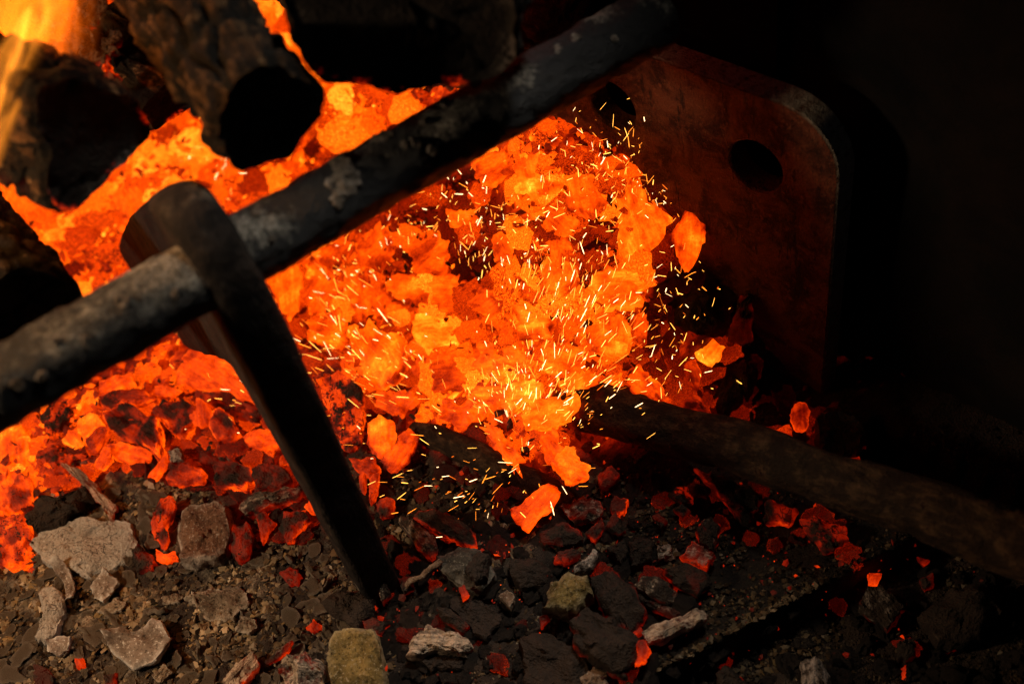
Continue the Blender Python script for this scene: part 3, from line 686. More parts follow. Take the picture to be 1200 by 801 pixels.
# ------------------------------------------------------------------ scorched pole and stick
def spath(a, b, n, bow=0.0, seed=0):
    a, b = np.asarray(a), np.asarray(b); t = np.linspace(0, 1, n)[:, None]
    return a + (b - a) * t + bow * np.sin(t * math.pi) * np.array([0, 0, 1.0]) + 0.002 * np.stack([fbm(np.stack([t[:, 0] * 5, t[:, 0] * 0, t[:, 0] * 0 + seed], 1), seed + k, 2) for k in range(3)], 1)
pa, pb = CAM + ray(652, 466) * 0.935, CAM + ray(1330, 684) * 0.68
pts = spath(pa, pb, 160, 0.006, 3)
d_ = (pb - pa) / np.linalg.norm(pb - pa)
rads = np.array([0.0203 - 0.0008 * i / 159 for i in range(160)]); rads[0] = 0.014; rads[1] = 0.018
zax = Vector(d_).to_track_quat('Z', 'Y')
loc = Matrix.Translation(Vector(pa)) @ zax.to_matrix().to_4x4(); inv = np.array(loc.inverted())
lp = np.concatenate([pts, np.ones((160, 1))], 1) @ inv.T
def pole_extra(P, N): return 0.0022 * fbm(P * np.array([45, 45, 18]), 5, 4) - 0.002 * sstep(fbm(P * 60, 6, 3), 0.2, 0.7)
o = obj('wooden_pole', tube('wooden_pole', lp[:, :3], rads, M_POLE, 40, 0.0, 60, 3, lambda P, N: {'rim': sstep(fbm(P * np.array([60, 60, 16]), 15, 3), 0.15, 0.6) * 0.2, 'glow': np.clip((1 - sstep(P[:, 2], 0.01, 0.075)) * (0.62 + 0.7 * fbm(P * 60, 19, 3)), 0, 1)}, 60, True, pole_extra),
        label='long scorched wooden pole poking into the embers', cat='pole')
o.matrix_world = loc
sa, sb = on_bed(486, 498, 0.004), on_bed(668, 592, 0.004)
pts = spath(sa, sb, 50, 0.004, 9)
loc = Matrix.Translation(Vector(sa)) @ Vector(sb - sa).to_track_quat('Z', 'Y').to_matrix().to_4x4(); inv = np.array(loc.inverted())
lp = np.concatenate([pts, np.ones((50, 1))], 1) @ inv.T
o = obj('charred_stick', tube('charred_stick', lp[:, :3], [0.011 * (0.55 + 0.45 * min(1, i / 6, (49 - i) / 6)) for i in range(50)], M_POLE, 28, 0.001, 80, 8, None, 60),
        label='short charred stick lying under the orange flakes', cat='stick'); o.matrix_world = loc

# ------------------------------------------------------------------ traced pieces
MARKS = [('foot of the grate leg',445,670),('yellow-brown stone',415,775),('white-coated log end',515,752),('rounded grey stone',545,665),('yellowish pitted stone',668,695),('large dark charcoal lump',710,745),
 ('pale stick on the slab',790,735),('slab edge',930,720),('smooth grey shell',768,690),('lone orange flake below the pole tip',628,593),('squarish brown stone',238,620),('whitish ash crust',95,645),('largest curled shell',162,752),
 ('flat tan ash sheet',255,708),('lilac-grey ember',352,785),('charred board',520,615),('triangular wood scrap',855,580),('layered red ember',965,625),('textured charcoal',1035,708),('charred log end',1128,718),('grey ash lump before the slab',955,788),
 ('dark charred wood',655,775),('heart-shaped flakes',460,518),('curved orange shell',405,490),('leaf-shaped flake',806,284),('broad flat slab',260,432),('brick-shaped charcoal',155,498),('black charcoal lump in the ash',65,592),('pinkish splinter',105,572),
 ('dark-topped block',272,553),('yellow cracked squares',95,505),('bright angular flake',831,413),('upright wood stub',866,375),('black block at the plate corner',985,508),('pole tip',680,480),('split log',100,225),('round log',290,215),('thickest log',430,110),
 ('cracked log',60,320),('arched leg top',150,270),('plate hole by the rail',725,150),('rail middle',520,200),('largest yellow flake',515,388),('wide orange flake by the plate',745,250),('small leaf flake in the dark gap',590,288),('charred stick',560,530),
 ('cup-shaped flake',69,756),('cracked tan block',58,718),('diamond-shaped flake',122,686),('speckled orange ember',338,674),('ashy coal under the rail end',15,540),('dark gritty gap in the bed',545,255),('grey-brown splinter',315,586),('crumbly red ember',798,580),('ashy red embers',820,640)]
def near(x, y):
    return min(MARKS, key=lambda k: (k[1] - x) ** 2 + (k[2] - y) ** 2)[0]
E_ = 'ember'; C_ = 'charcoal'; A_ = 'ash chip'
P = piece
# --- left bank of coals in front of the rail
P('ember_slab', [(208,416),(225,404),(260,414),(284,432),(304,450),(318,474),(275,462),(240,452),(208,441)], 'broad flat glowing orange slab of charcoal leaning under the grate leg', E_, .60, .05, .05, .1, .014, .018, blocky=True, jag=.03)
P('ember_slab', [(228,458),(265,460),(305,480),(306,494),(282,491),(262,483),(233,471)], 'dull brown-orange charcoal board lying below the broad flat slab', E_, .43, .25, .08, .5, .012, blocky=True, jag=.03)
P('ember_brick', [(116,486),(142,471),(160,474),(187,492),(190,510),(186,530),(157,511),(125,495)], 'brick-shaped charcoal with speckled brown top and bright orange lower edge', E_, .44, .18, .30, .6, .022, .02, blocky=True, jag=.03, tilt=(.05,.1))
P('ember_lump', [(187,491),(197,496),(202,512),(197,527),(189,526)], 'narrow dark orange lump at the end of the brick-shaped charcoal', E_, .42, .1, .25, .6, .014, blocky=True)
P('ember_lump', [(180,477),(197,468),(215,469),(229,475),(223,492),(211,507),(197,502),(185,489)], 'ash-dusted brownish charcoal block behind the brick-shaped charcoal', E_, .42, .34, .22, .6, .018, .02, blocky=True)
P('ember_flake', [(229,463),(241,471),(249,483),(243,496),(235,502),(225,497),(221,487),(230,477)], 'upright orange-red flake beside the ash-dusted block', E_, .60, .05, .12, .2, .012, .02, tilt=(-.2,-.3))
P('ember_lump', [(246,482),(257,476),(271,487),(279,503),(270,512),(255,513),(243,500)], 'faceted orange lump with darkened face beside the upright flake', E_, .48, .12, .2, .5, .016, .018, blocky=True)
P('ember_stick', [(284,510),(300,503),(324,505),(336,521),(300,523),(287,517)], 'rounded bright orange stick end against the grate leg', E_, .60, .08, .08, .2, .014, .02)
P('ember_flake', [(71,515),(86,500),(98,520),(87,524)], 'small bright yellow-orange square of cracked charcoal', E_, .74, .0, .08, .2, .010, .012, blocky=True)
P('ember_flake', [(86,494),(100,484),(112,485),(121,495),(103,508),(98,518)], 'bright yellow-orange cracked charcoal square above a smaller one', E_, .74, .0, .08, .35, .012, .018, blocky=True)
P('ember_lump', [(99,513),(117,496),(128,500),(123,511),(112,527),(104,527)], 'dull red lump leaning on the brick-shaped charcoal', E_, .48, .15, .12, .5, .014, .016)
P('ember_flake', [(111,540),(122,523),(130,527),(131,541),(122,551),(113,549)], 'rounded orange-red flake standing on edge over the grey ash', E_, .58, .0, .14, .2, .010, .018, tilt=(-.2,-.5), curl=.2)
P('ember_flake', [(124,521),(142,516),(178,530),(176,538),(150,541),(131,536)], 'thin orange splinter below the brick-shaped charcoal', E_, .66, .0, .1, .25, .010, .012)
P('ember_lump', [(115,462),(132,456),(167,456),(182,465),(156,473),(135,476),(121,473)], 'dark red charcoal lump with bright edge behind the brick-shaped one', E_, .46, .1, .25, .5, .014, .02)
P('ember_lump', [(112,450),(135,439),(151,436),(159,447),(138,458),(119,460)], 'smooth orange lump just in front of the rail', E_, .64, .05, .08, .25, .014, .02)
P('ember_flake', [(179,452),(190,449),(212,457),(201,463),(181,460)], 'thin bright sliver behind the ash-dusted block', E_, .66, 0, .1, .2, .007, .02)
P('ember_lump', [(195,561),(199,543),(215,539),(242,550),(238,563),(212,566)], 'orange lump with darker hollow above the brown stone', E_, .54, .1, .16, .4, .016, .018)
P('ember_lump', [(249,561),(251,540),(275,539),(294,547),(297,563),(275,568)], 'dark-topped charcoal block with glowing orange side', E_, .38, .08, .30, .5, .020, .022, blocky=True)
P('ember_lump', [(295,545),(315,540),(332,547),(341,560),(333,572),(300,574)], 'dark red charcoal cube glowing at its lower edge beside the leg', E_, .36, .05, .28, .4, .020, .02, blocky=True)
P('ember_flake', [(174,556),(190,536),(198,531),(196,548),(186,561)], 'small pointed orange flake beside a pale ash cube', E_, .62, .05, .1, .2, .009, .014, tilt=(.2,-.3))
P('ash_lump', [(197,527),(211,523),(213,538),(200,543)], 'pale ash cube above a small pointed orange flake', 'ash', .2, .9, .05, .2, .014, .02, blocky=True)
P('wood_splinter', [(67,539),(80,542),(96,552),(112,567),(126,583),(138,592),(136,600),(131,613),(124,598),(112,585),(96,566),(82,552)], 'pinkish pale splinter of burnt wood lying on the ash', 'splinter', .34, .85, .10, .2, .010, .014, jag=.04, amp=.2)
P('charcoal_lump', [(27,600),(44,579),(68,581),(86,572),(100,569),(103,580),(94,598),(70,609),(40,617)], 'dull black charcoal lump between orange coals and white ash', C_, 0.02, .06, .08, .4, .024, .02, amp=.35)
P('charcoal_lump', [(47,488),(60,473),(76,469),(83,480),(77,493),(66,503),(54,510)], 'orange coal covered with black specks near the rail', E_, .56, .0, .05, 1.0, .018, .018)
P('ember_lump', [(177,611),(187,583),(198,580),(206,591),(200,607),(193,617),(198,634),(190,641),(181,631)], 'slim red-orange ember standing beside the brown stone', E_, .52, .12, .14, .7, .013, .014, tilt=(.0,-.2))
P('stone', [(207,621),(212,597),(233,586),(253,581),(268,594),(270,621),(264,645),(247,657),(227,662),(206,657)], 'squarish brown stone with pale ashy top edge', 'stone', mat=M_BROWN, thick=.026, lift=.022, blocky=True, jag=.05)
P('ember_lump', [(271,617),(290,610),(299,631),(291,652),(277,656),(267,641)], 'dull orange-brown ember against the right side of the brown stone', E_, .40, .32, .10, .6, .016, .014)
P('ember_lump', [(153,644),(163,636),(181,657),(178,667),(160,669)], 'dark red ember with one orange corner by the brown stone', E_, .35, .15, .14, .7, .012, .010)
P('ember_flake', [(181,642),(193,649),(204,645),(208,655),(193,659),(182,655)], 'small bright orange ember tucked under the brown stone', E_, .61, 0, .05, .1, .008, .010)
P('wood_splinter', [(277,588),(300,576),(333,571),(354,570),(348,582),(310,598),(289,603)], 'grey-brown splinter with orange streak beside the grate leg', 'splinter', .34, .62, .16, .5, .012, .016, jag=.12, amp=.25)
P('ember_flake', [(299,604),(310,596),(322,613),(307,635)], 'red ember flake under the grey-brown splinter', E_, .50, .1, .1, .5, .010, .010)
P('ember_lump', [(327,618),(333,597),(353,596),(363,607),(338,638)], 'dark red ember cluster beside the grate leg', E_, .38, .2, .14, .6, .013, .012)
P('ember_flake', [(356,592),(365,583),(374,600),(364,600)], 'tiny bright ember touching the grate leg', E_, .60, 0, .05, .2, .008, .012)
P('ember_lump', [(0,505),(18,496),(34,512),(30,540),(12,552),(-8,545)], 'yellow-orange coal under the rail end', E_, .76, .05, .05, .4, .02, .012)
P('ember_lump', [(-6,560),(20,548),(40,566),(38,590),(14,600),(-8,592)], 'orange coal with pale cracked skin beside the black lump', E_, .66, .30, .05, .6, .02, .012)
P('ember_lump', [(-8,604),(20,600),(38,622),(34,650),(8,662),(-10,650)], 'ashy yellow-orange coal touching the white ash crust', E_, .68, .38, .05, .7, .02, .012)
P('ember_lump', [(40,530),(62,520),(84,534),(72,556),(48,556)], 'dim red coal crusted with grey beside the pinkish splinter', E_, .46, .35, .1, .7, .014, .010)
# --- grey ash foreground
P('ash_crust', [(38,618),(67,610),(110,612),(147,613),(155,634),(148,658),(100,676),(60,665),(35,647)], 'wide whitish cracked ash crust in front of the black lump', 'ash', mat=M_ASHW, thick=.016, lift=.008, jag=.08, amp=.25, M=60, dome=.2)
P('ash_curl', [(61,662),(73,657),(82,668),(89,691),(91,708),(80,708),(75,684)], 'slim grey curled ash flake below the whitish crust', A_, mat=M_CURL, thick=.004, lift=.008, curl=.35, jag=.03)
P('ash_curl', [(106,687),(123,665),(133,674),(139,682),(123,708),(112,701)], 'diamond-shaped grey-brown flake with white lower edge', A_, mat=M_CURL, thick=.006, lift=.010, curl=.25, jag=.03)
P('ash_block', [(44,691),(60,683),(73,697),(76,714),(68,738),(53,756),(39,748),(50,721)], 'pale tan block cracked into squares', 'ash', mat=M_ASHW, thick=.014, lift=.012, amp=.2)
P('ash_curl', [(54,751),(70,743),(84,747),(83,762),(67,768),(56,762)], 'small brown cup-shaped flake with white edge', A_, mat=M_CURL, thick=.007, lift=.009, curl=.3)
P('ash_curl', [(121,742),(143,734),(160,739),(180,720),(193,731),(204,747),(198,765),(180,776),(157,784),(133,762)], 'largest curled brown ash shell with thick white lower rim', A_, mat=M_CURL, thick=.009, lift=.012, curl=.28, jag=.03, M=60)
P('wood_splinter', [(259,799),(277,776),(297,762),(304,777),(291,795),(277,806)], 'pale pink chip with a dark slit and glowing tip', 'splinter', .30, .9, .22, .2, .010, .012)
P('ash_lump', [(326,781),(333,766),(360,763),(381,781),(378,806),(329,806)], 'lilac-grey crumbling ember with orange cracks beside the yellow-brown stone', E_, .34, .75, .16, .9, .022, .014, amp=.5)
P('wood_splinter', [(309,776),(330,756),(342,750),(340,760),(320,775)], 'thin orange-brown splinter above the lilac-grey ember', 'splinter', .36, .55, .12, .5, .007, .012)
P('stone', [(383,748),(391,738),(413,734),(437,738),(444,755),(448,775),(446,812),(385,812)], 'rough yellow-brown stone with upright grain', 'stone', mat=M_MOSS, thick=.034, lift=.028, blocky=True, jag=.05, amp=.2, M=56)
P('ember_lump', [(324,670),(341,664),(354,672),(350,685),(338,683)], 'single speckled orange ember among the tan ash chips', E_, .39, .30, .05, .7, .010)
P('ember_flake', [(359,735),(367,725),(380,735),(367,741)], 'small orange ember point above the lilac-grey ember', E_, .47, .1, .14, .3, .008)
P('charcoal_lump', [(376,704),(389,693),(413,689),(438,694),(437,724),(417,733),(393,721)], 'dark charcoal lump with red lower edge behind the yellow-brown stone', C_, .16, .18, .22, .6, .022, .016)
P('ember_flake', [(38,777),(50,778),(64,791),(60,806),(40,802)], 'dark red ember at the edge of the cup-shaped flake group', E_, .31, .1, .05, .5, .012)
P('ember_flake', [(87,771),(97,770),(99,780),(90,782)], 'lone tiny orange ember below the cup-shaped flake', E_, .53, 0, .05, .1, .008)
P('ember_flake', [(121,790),(137,788),(136,804),(122,804)], 'small red-orange ember below the largest curled shell', E_, .41, .1, .1, .6, .009)
P('ash_flake', [(216,700),(250,689),(286,689),(290,712),(264,728),(240,723)], 'flat tan ash sheet broken at its edges', A_, mat=M_CHIP, thick=.005, lift=.006, jag=.2, amp=.6, M=60)
P('ash_flake', [(113,716),(135,700),(147,705),(142,716),(122,719)], 'thin tan flake below the diamond-shaped flake', A_, mat=M_CHIP, thick=.004, lift=.006)
P('ash_flake', [(188,699),(205,694),(214,698),(210,706),(190,707)], 'narrow pinkish tan flake left of the flat ash sheet', A_, mat=M_CHIP, thick=.006, lift=.006)
P('ash_flake', [(178,790),(192,776),(202,786),(192,798),(182,798)], 'tan diamond chip below the largest curled shell', A_, mat=M_CHIP, thick=.006, lift=.008)
P('ash_flake', [(274,737),(284,722),(300,724),(302,734),(292,742)], 'squarish tan chip right of the flat ash sheet', A_, mat=M_CHIP, thick=.007, lift=.008)
# --- dark charcoal foreground
P('wood_board', [(481,602),(493,595),(510,596),(555,618),(558,637),(543,638),(513,623)], 'dark charred board with glowing left end', C_, .22, .0, .26, .3, .014, .018, blocky=True, jag=.02)
P('ash_lump', [(465,606),(483,601),(512,631),(508,656),(490,643)], 'pinkish ashy ember lump left of the charred board', E_, .26, .60, .16, .6, .018, .014)
P('stone', [(510,650),(540,639),(567,643),(582,674),(567,691),(540,684),(515,668)], 'rounded dark grey stone below the charred board', 'stone', mat=M_GREY, thick=.024, lift=.018, jag=.04)
P('charcoal_lump', [(542,664),(560,646),(573,650),(571,675),(557,683)], 'black charcoal lump on the rounded grey stone', C_, 0, 0, 0, .3, .016, .028)
P('ember_lump', [(440,676),(450,674),(457,694),(447,706)], 'pink glowing ember at the foot of the grate leg', E_, .33, .5, .15, .6, .014, .018)
P('ember_lump', [(466,677),(480,673),(485,687),(472,693)], 'pink-edged ember at the lower end of the thin twig', E_, .33, .5, .15, .6, .012, .016)
P('ember_lump', [(424,728),(440,722),(455,730),(446,742),(428,740)], 'row of red glowing crumbs above the yellow-brown stone', E_, .37, .2, .12, .8, .012, .012)
P('wood_splinter', [(512,710),(523,709),(552,733),(541,742),(515,722)], 'dull red charred stick end below the rounded grey stone', 'splinter', .30, .15, .12, .4, .012, .014)
P('charcoal_lump', [(524,701),(547,693),(590,721),(569,749),(540,727)], 'dark reddish charcoal board beside the dull red stick end', C_, .12, .06, .08, .4, .018, .012, blocky=True)
P('ember_flake', [(537,688),(543,684),(550,697),(542,703)], 'tiny orange tip on the dark reddish board', E_, .47, .05, .1, .3, .007, .022)
P('ash_log', [(475,748),(500,734),(533,740),(552,754),(549,766),(513,762),(490,769),(479,766)], 'short log end coated with white ash and a red glow beneath', 'ash', .24, .85, .22, .5, .020, .018, amp=.3)
P('charcoal_lump', [(490,768),(513,763),(545,768),(540,783),(505,785)], 'black hollow lump below the white-coated log end', C_, 0, .05, 0, .3, .012, .008)
P('wood_block', [(584,697),(593,690),(604,697),(598,711)], 'small tan block of wood lying on black charcoal', 'wood block', mat=M_TAN, thick=.010, lift=.016, blocky=True)
P('charcoal_lump', [(598,657),(630,653),(647,667),(641,686),(613,689),(598,674)], 'round black charcoal lump left of the yellowish stone', C_, .02, .04, .04, .3, .022, .014)
P('stone', [(636,712),(646,681),(667,670),(690,676),(696,694),(681,712),(657,718)], 'yellowish brown stone with pitted top in the dark charcoal', 'stone', mat=M_MOSS, thick=.028, lift=.024)
P('ash_lump', [(673,662),(687,654),(697,640),(702,651),(691,668),(673,672)], 'small greyish knob on top of the yellowish stone', 'ash', .1, .7, .1, .4, .014, .024)
P('charcoal_lump', [(693,674),(713,666),(738,681),(751,701),(755,727),(738,746),(713,726),(699,702)], 'rounded brown charcoal with red glowing underside', C_, .16, .22, .16, .5, .028, .020)
P('charcoal_lump', [(664,726),(687,708),(717,720),(744,747),(756,761),(748,776),(730,783),(700,776),(672,753)], 'large dark charcoal lump with hot orange right end', C_, .15, .12, .18, .5, .030, .022)
P('ember_flake', [(733,747),(751,734),(753,739),(738,752)], 'orange-red glow strip between rounded and large charcoal', E_, .47, .05, .05, .2, .008, .016)
P('ember_lump', [(742,752),(756,748),(762,760),(756,774),(744,778),(748,764)], 'hot orange end of the large dark charcoal', E_, .49, .05, .08, .3, .012, .022)
P('ember_flake', [(709,780),(733,780),(735,793),(716,792)], 'dark red ember below the large dark charcoal', E_, .33, .1, .1, .5, .010, .012)
P('stone', [(678,792),(697,780),(715,786),(712,802),(682,802)], 'tan pebble below the large dark charcoal', 'stone', mat=M_TAN, thick=.014, lift=.014)
P('ash_curl', [(741,684),(753,671),(770,673),(795,691),(789,706),(770,702),(753,692)], 'smooth grey curled shell with pink rim', A_, .18, .55, .2, .2, .010, .020, curl=-.25, jag=.02)
P('wood_splinter', [(741,692),(760,702),(797,716),(792,723),(767,715),(742,698)], 'thin brown splinter under the smooth grey shell', 'splinter', .22, .5, .12, .4, .008, .012)
P('wood_stick', [(752,739),(771,728),(813,713),(828,712),(829,724),(812,733),(794,739),(772,752),(760,754)], 'pale pinkish ash-coated stick lying on the slab', 'stick', .26, .85, .12, .5, .012, .018, jag=.06, amp=.25)
P('ember_lump', [(629,625),(660,611),(678,617),(684,632),(656,639),(634,634)], 'dark red charcoal with glowing seams beside the tossed flake', E_, .30, .05, .14, .7, .016, .014)
P('ember_lump', [(686,623),(705,606),(708,617),(696,634)], 'upright dark ember with red edge', E_, .34, .05, .16, .5, .012, .014)
P('ember_flake', [(648,657),(654,646),(670,641),(682,647),(676,653),(660,661)], 'red glowing ember above the yellowish stone', E_, .37, .05, .06, .4, .010, .014)
P('ash_lump', [(655,593),(682,580),(700,583),(708,595),(698,606),(674,609)], 'grainy orange-brown ash lump right of the tossed flake', E_, .30, .60, .10, .6, .018, .014, amp=.35)
P('ember_lump', [(714,591),(720,580),(736,585),(731,599),(717,599)], 'black cube with thin red edge under the pole', E_, .30, .0, .26, .3, .014, .014, blocky=True)
P('ember_flake', [(709,616),(720,598),(734,620),(725,626)], 'pointed dull red ember below the black cube', E_, .30, .2, .12, .5, .010, .012)
P('ember_lump', [(700,556),(716,543),(728,556),(716,568),(702,570)], 'dark red ember right below the pole tip', E_, .39, .05, .1, .4, .012, .014)
P('ember_lump', [(783,577),(797,569),(809,572),(813,587),(800,591)], 'crumbly red ember in the black shadow under the pole', E_, .41, .25, .08, .9, .012, .012)
P('ember_flake', [(789,596),(800,590),(809,598),(800,606)], 'smaller red crumb below the crumbly red ember', E_, .35, .15, .08, .8, .008, .010)
P('ember_flake', [(763,604),(772,601),(782,609),(775,619)], 'orange-brown crumb alone on the dark ash', E_, .31, .35, .05, .7, .008, .010)
P('ember_lump', [(815,620),(820,609),(832,605),(844,617),(836,642),(820,639)], 'tall ashy red ember right of the brown lumps', E_, .30, .45, .16, .7, .018, .016)
P('ash_lump', [(796,651),(810,634),(832,641),(837,650),(827,667),(815,658)], 'pinkish ash-coated ember with glowing top', E_, .36, .55, .12, .7, .016, .016)
P('charcoal_lump', [(779,667),(805,659),(827,669),(832,680),(816,697),(790,684)], 'dark charcoal with a bright red upper right edge', C_, .24, .1, .22, .6, .020, .016)
P('charcoal_lump', [(736,635),(750,626),(766,632),(762,655),(740,664)], 'brown charcoal lump left of a gritty ash pile', C_, .12, .35, .08, .5, .018, .012)
P('charcoal_lump', [(708,643),(730,631),(738,645),(726,659)], 'small brown charcoal lump behind the rounded brown charcoal', C_, .14, .3, .1, .5, .014, .012)
P('ash_lump', [(770,640),(785,636),(789,652),(771,655)], 'gritty tan ash pile between brown and ashy embers', 'ash', 0, .9, 0, .4, .012, .008, amp=.5)
P('wood_board', [(606,748),(640,735),(690,768),(702,806),(618,806)], 'dark charred wood with lengthwise grain beside the large charcoal', C_, .04, .12, .06, .4, .024, .016, blocky=True)
P('ember_flake', [(632,722),(640,717),(644,724),(634,736)], 'slim orange ember at the corner of the dark charred wood', E_, .39, .1, .1, .4, .007, .018)
# --- right of the pole
P('wood_board', [(817,549),(855,560),(895,577),(884,598),(872,616),(850,585)], 'triangular brown wood scrap with red tip below the pole', 'wood scrap', .22, .40, .16, .5, .012, .014, blocky=True)
P('ember_lump', [(896,584),(937,597),(928,611),(896,611)], 'dark red glowing ember peeking below the pole', E_, .37, .05, .08, .5, .014, .014)
P('ember_lump', [(936,606),(957,603),(992,617),(995,635),(967,646),(949,624)], 'layered red ember with bright ridges at the slab edge', E_, .39, .05, .12, .8, .014, .014)
P('ember_lump', [(926,486),(930,473),(940,471),(950,480),(948,498),(940,509),(931,503)], 'upright red ember standing in front of the plate corner', E_, .50, 0, .06, .3, .012, .03, tilt=(-.3,-.5))
P('ember_lump', [(899,513),(915,501),(926,496),(932,520),(915,519)], 'glowing red ember at the upper edge of the pole', E_, .48, 0, .1, .6, .012, .02)
P('charcoal_lump', [(952,487),(985,476),(1010,496),(1017,505),(1008,521),(985,542),(961,521)], 'black charcoal block with burning red edge beside the plate corner', C_, .05, .02, .22, .4, .026, .024, blocky=True)
P('ember_lump', [(954,530),(967,526),(985,540),(1008,534),(1009,551),(985,547)], 'hot red seam under the black charcoal block', E_, .52, 0, .08, .5, .010, .010)
P('charcoal_lump', [(1006,708),(1017,686),(1030,683),(1062,707),(1041,736),(1029,722)], 'grey-brown textured charcoal with red left edge', C_, .14, .55, .14, .5, .020, .018, blocky=True)
P('ember_flake', [(1017,671),(1034,671),(1028,683),(1018,683)], 'lone bright orange ember on top of the textured charcoal', E_, .57, 0, .05, .1, .010, .020)
P('charcoal_lump', [(1052,751),(1067,746),(1077,757),(1068,773),(1052,770)], 'small grey cylinder of charcoal with red lower edge', C_, .20, .5, .15, .4, .016, .014)
P('charcoal_log', [(1078,716),(1110,693),(1160,678),(1178,715),(1152,747),(1094,757)], 'charred log end streaked with ash in the dark corner', C_, .06, .35, .1, .8, .030, .02)
P('ash_lump', [(939,774),(957,766),(968,777),(976,806),(940,806)], 'upright grey ash lump in front of the slab edge', 'ash', 0, .75, .0, .4, .020, .016)
P('charcoal_lump', [(839,788),(850,776),(870,791),(880,806),(842,806)], 'dark charcoal with small red edge in front of the slab', C_, .20, .15, .18, .5, .016, .014)
P('ember_flake', [(1075,652),(1090,656),(1082,663)], 'faint orange ember in the shadow of the pole', E_, .39, 0, .05, .2, .008, .010)
P('ember_lump', [(1078,678),(1094,670),(1095,685),(1084,690)], 'dim red ember above the charred log end', E_, .30, .2, .1, .5, .012)
P('ember_flake', [(1056,782),(1062,778),(1062,795),(1057,794)], 'slim orange glow under the grey cylinder', E_, .49, 0, .05, .1, .007)
P('ember_flake', [(1098,752),(1118,744),(1132,756),(1110,764)], 'dim red glow below the charred log end', E_, .30, .05, .05, .6, .008)
# --- against the plate
P('ember_flake', [(816,413),(827,404),(836,395),(848,405),(842,418),(834,431),(825,426),(815,421)], 'bright orange angular flake among dark red coals by the plate', E_, .74, 0, .03, .1, .010, .035, tilt=(-.3,-.2))
P('ember_lump', [(800,396),(807,384),(820,389),(834,395),(821,406),(807,409),(794,419)], 'red coal behind the bright angular flake', E_, .46, 0, .08, .5, .018, .026)
P('ember_lump', [(801,425),(815,420),(822,437),(818,452),(806,443)], 'red coal in front of the bright angular flake', E_, .50, 0, .08, .4, .016, .024)
P('ember_lump', [(783,466),(812,453),(833,480),(828,489),(790,476)], 'broad dim red coal at the upper edge of the pole', E_, .44, .02, .06, .5, .020, .016)
P('charcoal_lump', [(859,430),(870,421),(886,419),(887,440),(876,464),(866,446)], 'black charcoal with sparkling red edge against the plate', C_, .20, .0, .18, .8, .018, .022)
P('wood_board', [(857,376),(869,343),(879,343),(882,404),(852,404)], 'upright dark red stub of wood leaning against the plate', 'wood scrap', .30, .08, .08, .5, .014, .04, tilt=(-.5,-.5))
P('charcoal_lump', [(785,345),(812,332),(838,346),(842,376),(816,388),(790,376)], 'big black charcoal lump against the plate', C_, .06, 0, .08, .4, .024, .02)
P('charcoal_lump', [(834,440),(862,430),(870,465),(850,482),(832,470)], 'black charcoal lump below the upright stub', C_, .10, 0, .1, .5, .02, .016)
P('charcoal_lump', [(880,478),(905,470),(918,492),(900,508),(878,498)], 'dark charcoal lump between stub and upright red ember', C_, .10, 0, .1, .5, .02, .012)
P('ember_flake', [(784,281),(794,265),(802,248),(817,252),(827,264),(828,281),(821,299),(805,322),(795,302)], 'leaf-shaped bright orange flake leaning toward the plate', E_, .73, 0, -.22, .25, .006, .040, tilt=(-.35,-.35), jag=.08)
P('ember_flake', [(596,599),(617,583),(643,563),(658,574),(648,597),(627,615),(618,623)], 'bright orange flake lying alone below the pole tip', E_, .73, 0, -.22, .25, .007, .020, tilt=(.1,-.2))
P('ember_flake', [(430,516),(432,496),(446,484),(459,491),(467,510),(458,530),(446,537),(438,531)], 'left half of a heart-shaped pair of bright orange flakes', E_, .76, 0, -.22, .25, .008, .022, tilt=(.05,-.2))
P('ember_flake', [(466,511),(480,499),(492,512),(485,535),(472,549),(456,553),(444,539),(458,527)], 'right half of a heart-shaped pair of bright orange flakes', E_, .68, 0, -.22, .25, .008, .018, tilt=(.15,-.2))
P('ember_shell', [(378,452),(400,442),(425,450),(427,480),(425,520),(416,534),(405,531),(390,494)], 'curved orange shell of charcoal with dark hollows right of the leg', E_, .58, .02, .08, .9, .014, .022, tilt=(-.1,-.2), curl=.3)
P('ember_lump', [(409,536),(439,535),(445,549),(436,560),(420,552)], 'orange arch of charcoal below the curved shell', E_, .58, .05, .08, .5, .012, .014)
P('ember_flake', [(421,555),(428,552),(428,580),(421,570)], 'thin orange strip under the orange arch', E_, .56, .05, .08, .3, .008, .012)
P('ember_flake', [(432,556),(444,552),(442,578),(434,592)], 'dark orange strip beside the thin orange strip', E_, .46, .05, .1, .4, .008, .012)
P('ember_lump', [(440,588),(452,582),(462,586),(460,602),(446,606)], 'pinkish orange ember left of the charred board', E_, .46, .4, .1, .6, .012, .012)
